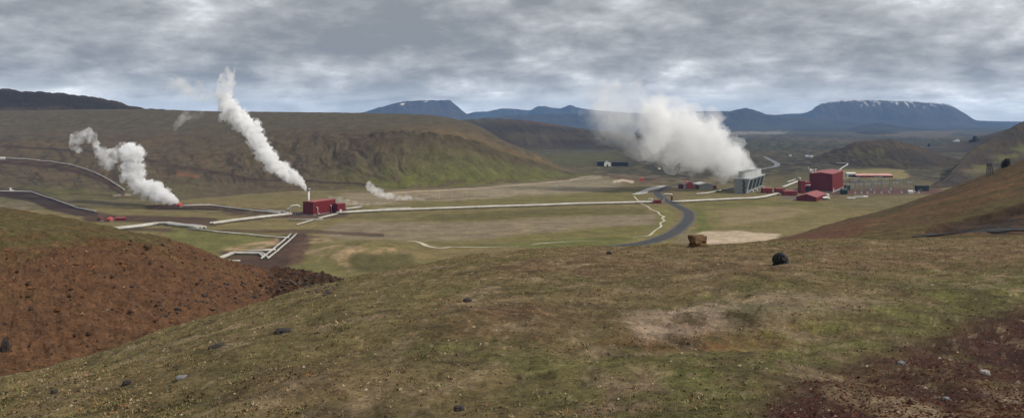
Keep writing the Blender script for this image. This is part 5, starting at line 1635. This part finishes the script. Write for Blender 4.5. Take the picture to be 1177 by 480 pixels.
def plume(label, mat, chain, Y0, seed, voxel=1.2, lump=.35, yb=0.0, per=9, name='steam_plume', veil=None, jit=.07):
    """chain: surveyed centres (column, row, radius in survey units, puff scale); all about Y0 away, drifting by yb"""
    rs = np.random.RandomState(seed)
    me = bpy.data.meshes.new(name)
    bm = bmesh.new()
    k0 = Y0 / F
    n = len(chain)
    pts = []
    arr = np.array(chain, float)
    d = np.concatenate([[0], np.cumsum(np.hypot(np.diff(arr[:, 0]), np.diff(arr[:, 1])))])
    s = 0.0
    while s < d[-1]:
        r = np.interp(s, d, arr[:, 2])
        pts.append((np.interp(s, d, arr[:, 0]), np.interp(s, d, arr[:, 1]), r, s / d[-1]))
        s += max(.8, r * .42)
    for (px, py, r, t) in pts:
        r = r * rs.uniform(1 - 2.5 * jit, 1 + 1.8 * jit); px += r * 1.6 * jit * rs.normal(); py += r * 1.6 * jit * rs.normal()
        Y = Y0 + yb * t
        k = Y / F
        c = Vector(((px - HX) * k, Y, EYE - (py - HY) * k))
        for j in range(per):
            o = Vector(rs.normal(size=3)); o.normalize(); o *= r * k * (.25 + .48 * rs.rand())
            rr = r * k * rs.uniform(.28, .58)
            mtx = Matrix.Translation(c + o)
            bmesh.ops.create_icosphere(bm, subdivisions=2, radius=rr, matrix=mtx)
    bm.to_mesh(me); bm.free()
    o = bpy.data.objects.new(name, me); COL.objects.link(o)
    md = o.modifiers.new('r', 'REMESH'); md.mode = 'VOXEL'; md.voxel_size = voxel
    dg = bpy.context.evaluated_depsgraph_get()
    me2 = bpy.data.meshes.new_from_object(o.evaluated_get(dg))
    o.modifiers.clear(); o.data = me2
    bpy.data.meshes.remove(me)
    V = np.empty(len(me2.vertices) * 3); me2.vertices.foreach_get('co', V); V = V.reshape(-1, 3)
    N = np.empty(len(me2.vertices) * 3); me2.vertex_normals.foreach_get('vector', N); N = N.reshape(-1, 3)
    px = V[:, 0] / V[:, 1] * F + HX; py = HY - (V[:, 2] - EYE) / V[:, 1] * F
    j = np.argmin((px[:, None] - arr[None, :, 0]) ** 2 + (py[:, None] - arr[None, :, 1]) ** 2, axis=1)
    R_ = arr[j, 2] * V[:, 1] / F
    w = np.maximum(1.2, R_ * .55)
    h = fbm(V[:, 0] / w, V[:, 1] / w, V[:, 2] / w, 4, seed, .55)
    h = .45 - 1.8 * np.abs(h)
    w2 = np.maximum(.7, R_ * .22)
    h2 = .35 - 1.6 * np.abs(fbm(V[:, 0] / w2, V[:, 1] / w2, V[:, 2] / w2, 3, seed + 5, .55))
    V = V + N * ((h + .42 * h2) * R_ * lump)[:, None]
    me2.vertices.foreach_set('co', V.reshape(-1)); me2.update()
    me2.name = name
    me2.materials.clear(); me2.materials.append(mat)
    if veil is not None:
        # thin torn outer steam round the dense core
        h3 = fbm(V[:, 0] / (w * 1.6), V[:, 1] / (w * 1.6), V[:, 2] / (w * 1.6), 4, seed + 9, .55)
        V2 = V + N * (R_ * (.20 + .55 * np.maximum(-.15, h3)))[:, None]
        mv = me2.copy(); mv.name = 'veil'
        mv.vertices.foreach_set('co', V2.reshape(-1)); mv.update()
        mv.materials.clear(); mv.materials.append(veil)
        ov = bpy.data.objects.new('veil', mv); COL.objects.link(ov); ov.parent = o
    return tag(o, label, 'steam')


mA = steam_mat('dense_steam', .42, .20, .34, .56, 5, step=1.0)
vA = steam_mat('steam_veil', .085, .15, .42, .64, 5)
vC = steam_mat('broad_steam_veil', .024, .030, .40, .62, 6)
mB = steam_mat('torn_steam', .16, .13, .43, .66, 5, step=1.0)
mW = steam_mat('thin_steam', .075, .07, .44, .70, 5, step=1.0)
mC = steam_mat('broad_steam', .064, .030, .36, .64, 7, step=.8)
mD = steam_mat('drifting_steam', .026, .020, .40, .64, 6, step=1.0)

plume('dense white steam plume rising from the tall stack behind the separator building', mA, [(351.5, 218.5, 1.8), (350, 214, 3.0), (345, 208, 5.0), (338, 205, 6.5), (330, 199, 7.5), (320, 191, 8.5), (310, 184, 9), (302, 172, 9.5), (294, 160, 10), (288, 149, 10.5), (276, 139, 11.5), (266, 130, 11.5), (260, 119, 10), (257, 112, 8)], 868, 3, 1.0, .46, veil=vA)
plume('ragged upper end of the tall stack plume fading into the cloud', mB, [(262, 120, 10), (258, 110, 11), (260, 99, 11), (263, 89, 9), (264, 82, 6)], 860, 4, 1.4)
plume('thin wisp of steam drifting left off the upper tall plume', mW, [(248, 112, 9), (232, 108, 11), (216, 104, 12), (202, 98, 11), (195, 90, 8)], 860, 5, 1.8)
plume('faint scrap of steam hanging before the plateau skyline', mW, [(200, 150, 3), (206, 140, 5), (212, 133, 5), (226, 131, 5), (240, 134, 4)], 900, 6, 1.4)
plume('dense white steam plume leaning left from the red wellhead dome', mA, [(205.5, 233.6, 2.2), (202, 231, 4), (196, 228, 6.5), (188, 225, 8), (180, 223, 9), (170, 218, 10), (160, 212, 10.5), (153, 203, 10), (153, 193, 10.5), (154, 183, 11), (151, 173, 9.5), (148, 168, 6)], 925, 7, 1.0, .46, veil=vA)
plume('torn grey steam left of the leaning wellhead plume', mB, [(150, 172, 7), (140, 176, 9), (130, 178, 10), (122, 184, 9), (124, 190, 8), (116, 182, 7), (113, 172, 6)], 920, 8, 1.3)
plume('small torn steam puff highest and farthest left', mB, [(112, 168, 5), (106, 160, 7), (102, 152, 6), (96, 158, 7), (86, 158, 8), (84, 166, 6), (92, 174, 4)], 915, 9, 1.3)
plume('huge white steam cloud pouring left from the cooling tower', mC, [(869, 199, 5), (865, 195.5, 9), (852, 189.5, 15), (836, 183, 22), (820, 176, 27), (804, 168.5, 31), (788, 161, 33), (770, 154, 33), (752, 149, 30)], 1150, 14, 3.2, .36, -40, 10, veil=vC, jit=.04)
plume('thin upper steam drifting off the huge cloud towards the left mountains', mD, [(800, 138, 18), (775, 133, 26), (745, 129, 32), (715, 126, 32), (692, 124, 26), (678, 132, 18), (692, 148, 20), (718, 158, 20), (742, 180, 14)], 1130, 11, 5.0, .35, 0, 8)
plume('low white ground steam blowing off the flats right of the separator building', steam_mat('ground_steam', .15, .14, .40, .62, 5), [(490, 229.6, .9), (474, 228, 2.6), (458, 226.5, 3.4), (447, 225, 4.6), (436, 222, 5.4), (428, 217, 5.2), (422, 211, 4)], 990, 12, .9, .4)
plume('faint ground steam trailing behind the small red annex', steam_mat('faint_ground_steam', .055, .14, .38, .62, 5), [(446, 233, 1.5), (430, 235, 2.5), (415, 235.5, 3.2), (402, 233.5, 4), (392, 230, 4), (376, 228, 3)], 935, 13, .9, .4)


# ================================================================== GROUND COVER
def hill_points(n, sel, seed):
    PX, PY, V, C, s = HILL
    rs = np.random.RandomState(seed)
    ok = np.argwhere(sel(PX, PY, V))
    # cells spread over the slope
    pick = ok[rs.randint(0, len(ok), n)]
    i, j = pick[:, 0], pick[:, 1]
    i = np.clip(i, 0, V.shape[0] - 2); j = np.clip(j, 0, V.shape[1] - 2)
    u, v = rs.rand(n)[:, None], rs.rand(n)[:, None]
    p = (V[i, j] * (1 - u) + V[i + 1, j] * u) * (1 - v) + (V[i, j + 1] * (1 - u) + V[i + 1, j + 1] * u) * v
    return p, C[i, j], PX[i, j], PY[i, j], rs


def soup(name, tris, cols, mat, label):
    """tris (n, 3, 3), cols (n, 3)"""
    n = len(tris)
    me = bpy.data.meshes.new(name)
    me.vertices.add(n * 3); me.vertices.foreach_set('co', tris.reshape(-1).astype(np.float32))
    me.loops.add(n * 3); me.loops.foreach_set('vertex_index', np.arange(n * 3, dtype=np.int32))
    me.polygons.add(n)
    me.polygons.foreach_set('loop_start', np.arange(0, n * 3, 3, dtype=np.int32))
    me.polygons.foreach_set('loop_total', np.full(n, 3, dtype=np.int32))
    me.update(calc_edges=True)
    ca = me.color_attributes.new('soil', 'FLOAT_COLOR', 'POINT')
    c4 = np.ones((n * 3, 4), np.float32)
    c4[:, :3] = np.clip(np.repeat(cols * TINT, 3, axis=0), .004, .9)
    ca.data.foreach_set('color', c4.reshape(-1))
    me.materials.append(mat)
    o = bpy.data.objects.new(name, me); COL.objects.link(o)
    return tag(o, label, None, None, 'stuff')


def plain_attr_mat(name, rough=.9):
    m, nt, b = new_mat(name)
    at = nt.nodes.new('ShaderNodeAttribute'); at.attribute_name = 'soil'
    nt.links.new(at.outputs['Color'], b.inputs['Base Color'])
    b.inputs['Roughness'].default_value = rough
    b.inputs['Specular IOR Level'].default_value = .1
    return m


def grass():
    n = 130000
    def sel(PX, PY, V):
        scor = poly_mask(PX, PY, [(850, 500), (940, 440), (1020, 408), (1110, 378), (1190, 356), (1460, 330), (1460, 520)], 10, 1.5)
        return (PX > -60) & (PX < 1240) & (PY < 520) & (V[..., 1] < 105) & (V[..., 1] > 7) & (scor < np.random.RandomState(4).rand(*PX.shape))
    p, c, px, py, rs = hill_points(n, sel, 801)
    cl = fbm(p[:, 0] / 1.3, p[:, 1] / 1.8, octv=3, seed=802)
    keep = cl > rs.rand(n) * .9 - .6
    p, c = p[keep], c[keep]; cl = cl[keep]; n = len(p)
    B = 5
    size = (.020 + .042 * rs.rand(n) ** 2.5) * (1 + .6 * np.clip(cl, 0, 1)) * (1 + np.clip((p[:, 1] - 18) / 60, 0, .8))
    P = np.repeat(p, B, axis=0); S = np.repeat(size, B)
    m = n * B
    a = rs.rand(m) * 2 * np.pi
    root = P + np.stack([np.cos(a), np.sin(a), 0 * a], -1) * (S * .7 * rs.rand(m))[:, None]
    root[:, 2] -= .012
    lean = rs.rand(m) * 2 * np.pi; ln = S * (.35 + .7 * rs.rand(m))
    tip = root + np.stack([np.cos(lean) * ln, np.sin(lean) * ln, S * (.25 + .6 * rs.rand(m))], -1)
    w = np.stack([np.cos(lean + 1.57), np.sin(lean + 1.57), 0 * a], -1) * (S * .26)[:, None]
    tri = np.stack([root - w, root + w, tip], 1)
    cc = np.repeat(c, B, axis=0)
    kind = rs.rand(n)
    tone = np.ones((n, 3))
    tone[kind < .22] = (1.45, 1.42, 1.5)
    tone[(kind >= .22) & (kind < .36)] = (.66, .66, .64)
    tone[(kind >= .42) & (kind < .52)] = (.80, 1.05, .75)
    tone[(kind >= .52) & (kind < .60)] = (1.30, .85, .75)
    cc = cc * np.repeat(tone, B, axis=0) * (.75 + .5 * rs.rand(m))[:, None]
    soup('grass', tri, cc, plain_attr_mat('dry_grass_blades'), 'short dry grass and moss tufts covering the near hillside')


def pebbles():
    T, Cc = [], []
    octa = np.array([(1, 0, 0), (0, 1, 0), (-1, 0, 0), (0, -1, 0), (0, 0, .8), (0, 0, -.5)], float)
    fc = [(0, 1, 4), (1, 2, 4), (2, 3, 4), (3, 0, 4), (1, 0, 5), (2, 1, 5), (3, 2, 5), (0, 3, 5)]
    def put(p, c, s, rs):
        n = len(p)
        a = rs.rand(n) * 6.28
        v = octa[None] * (.6 + .7 * rs.rand(n, 6, 1)) * s[:, None, None]
        x = v[..., 0] * np.cos(a)[:, None] - v[..., 1] * np.sin(a)[:, None]
        y = v[..., 0] * np.sin(a)[:, None] + v[..., 1] * np.cos(a)[:, None]
        v = np.stack([x, y, v[..., 2]], -1) + p[:, None, :]
        for f in fc:
            T.append(v[:, list(f)]); Cc.append(c)
    def sel(PX, PY, V):
        scor = poly_mask(PX, PY, [(840, 500), (930, 440), (1010, 408), (1100, 378), (1190, 354), (1460, 330), (1460, 520)], 22, 1.5)
        return (PX > 700) & (PX < 1240) & (PY < 520) & (V[..., 1] > 7) & (scor > np.random.RandomState(5).rand(*PX.shape))
    p, c, px, py, rs = hill_points(9000, sel, 811)
    k = rs.rand(9000)
    col = np.where((k < .5)[:, None], np.array((.045, .022, .018)), np.where((k < .93)[:, None], np.array((.090, .042, .030)), np.array((.20, .18, .165))))
    put(p, col * (.7 + .6 * rs.rand(9000, 1)), .010 + .016 * rs.rand(9000) ** 2 + .03 * (rs.rand(9000) > .985), rs)
    def sel2(PX, PY, V):
        return (PX > -60) & (PX < 1240) & (PY < 520) & (V[..., 1] < 95) & (V[..., 1] > 7)
    p, c, px, py, rs = hill_points(5000, sel2, 812)
    k = rs.rand(5000)
    col = np.where((k < .55)[:, None], np.array((.040, .032, .026)), np.where((k < .8)[:, None], np.array((.12, .085, .06)), np.array((.36, .34, .29))))
    put(p, col, (.009 + .02 * rs.rand(5000) ** 3) * (1 + p[:, 1] / 40), rs)
    PXb, PYb, Vb, Cb, Tb, turf = BANK
    rsb = np.random.RandomState(815)
    ok = np.argwhere((PXb > -40) & (PXb < 360) & (turf < .4) & (Tb > .02) & (Tb < .6))
    pk = ok[rsb.randint(0, len(ok), 4200)]
    pb = Vb[pk[:, 0], pk[:, 1]] + rsb.normal(size=(4200, 3)) * (.25, .25, .02)
    tb = rsb.rand(4200)
    colb = np.where((tb < .35)[:, None], np.array((.040, .026, .020)), np.where((tb < .9)[:, None], np.array((.130, .066, .038)), np.array((.16, .12, .09))))
    put(pb, colb * (.7 + .6 * rsb.rand(4200, 1)), .035 + .04 * rsb.rand(4200) + .24 * rsb.rand(4200) ** 8, rsb)
    soup('gravel', np.concatenate(T), np.concatenate(Cc), plain_attr_mat('loose_gravel'), 'loose reddish scoria gravel and small stones on the near slopes')


grass()
pebbles()
build_haze()
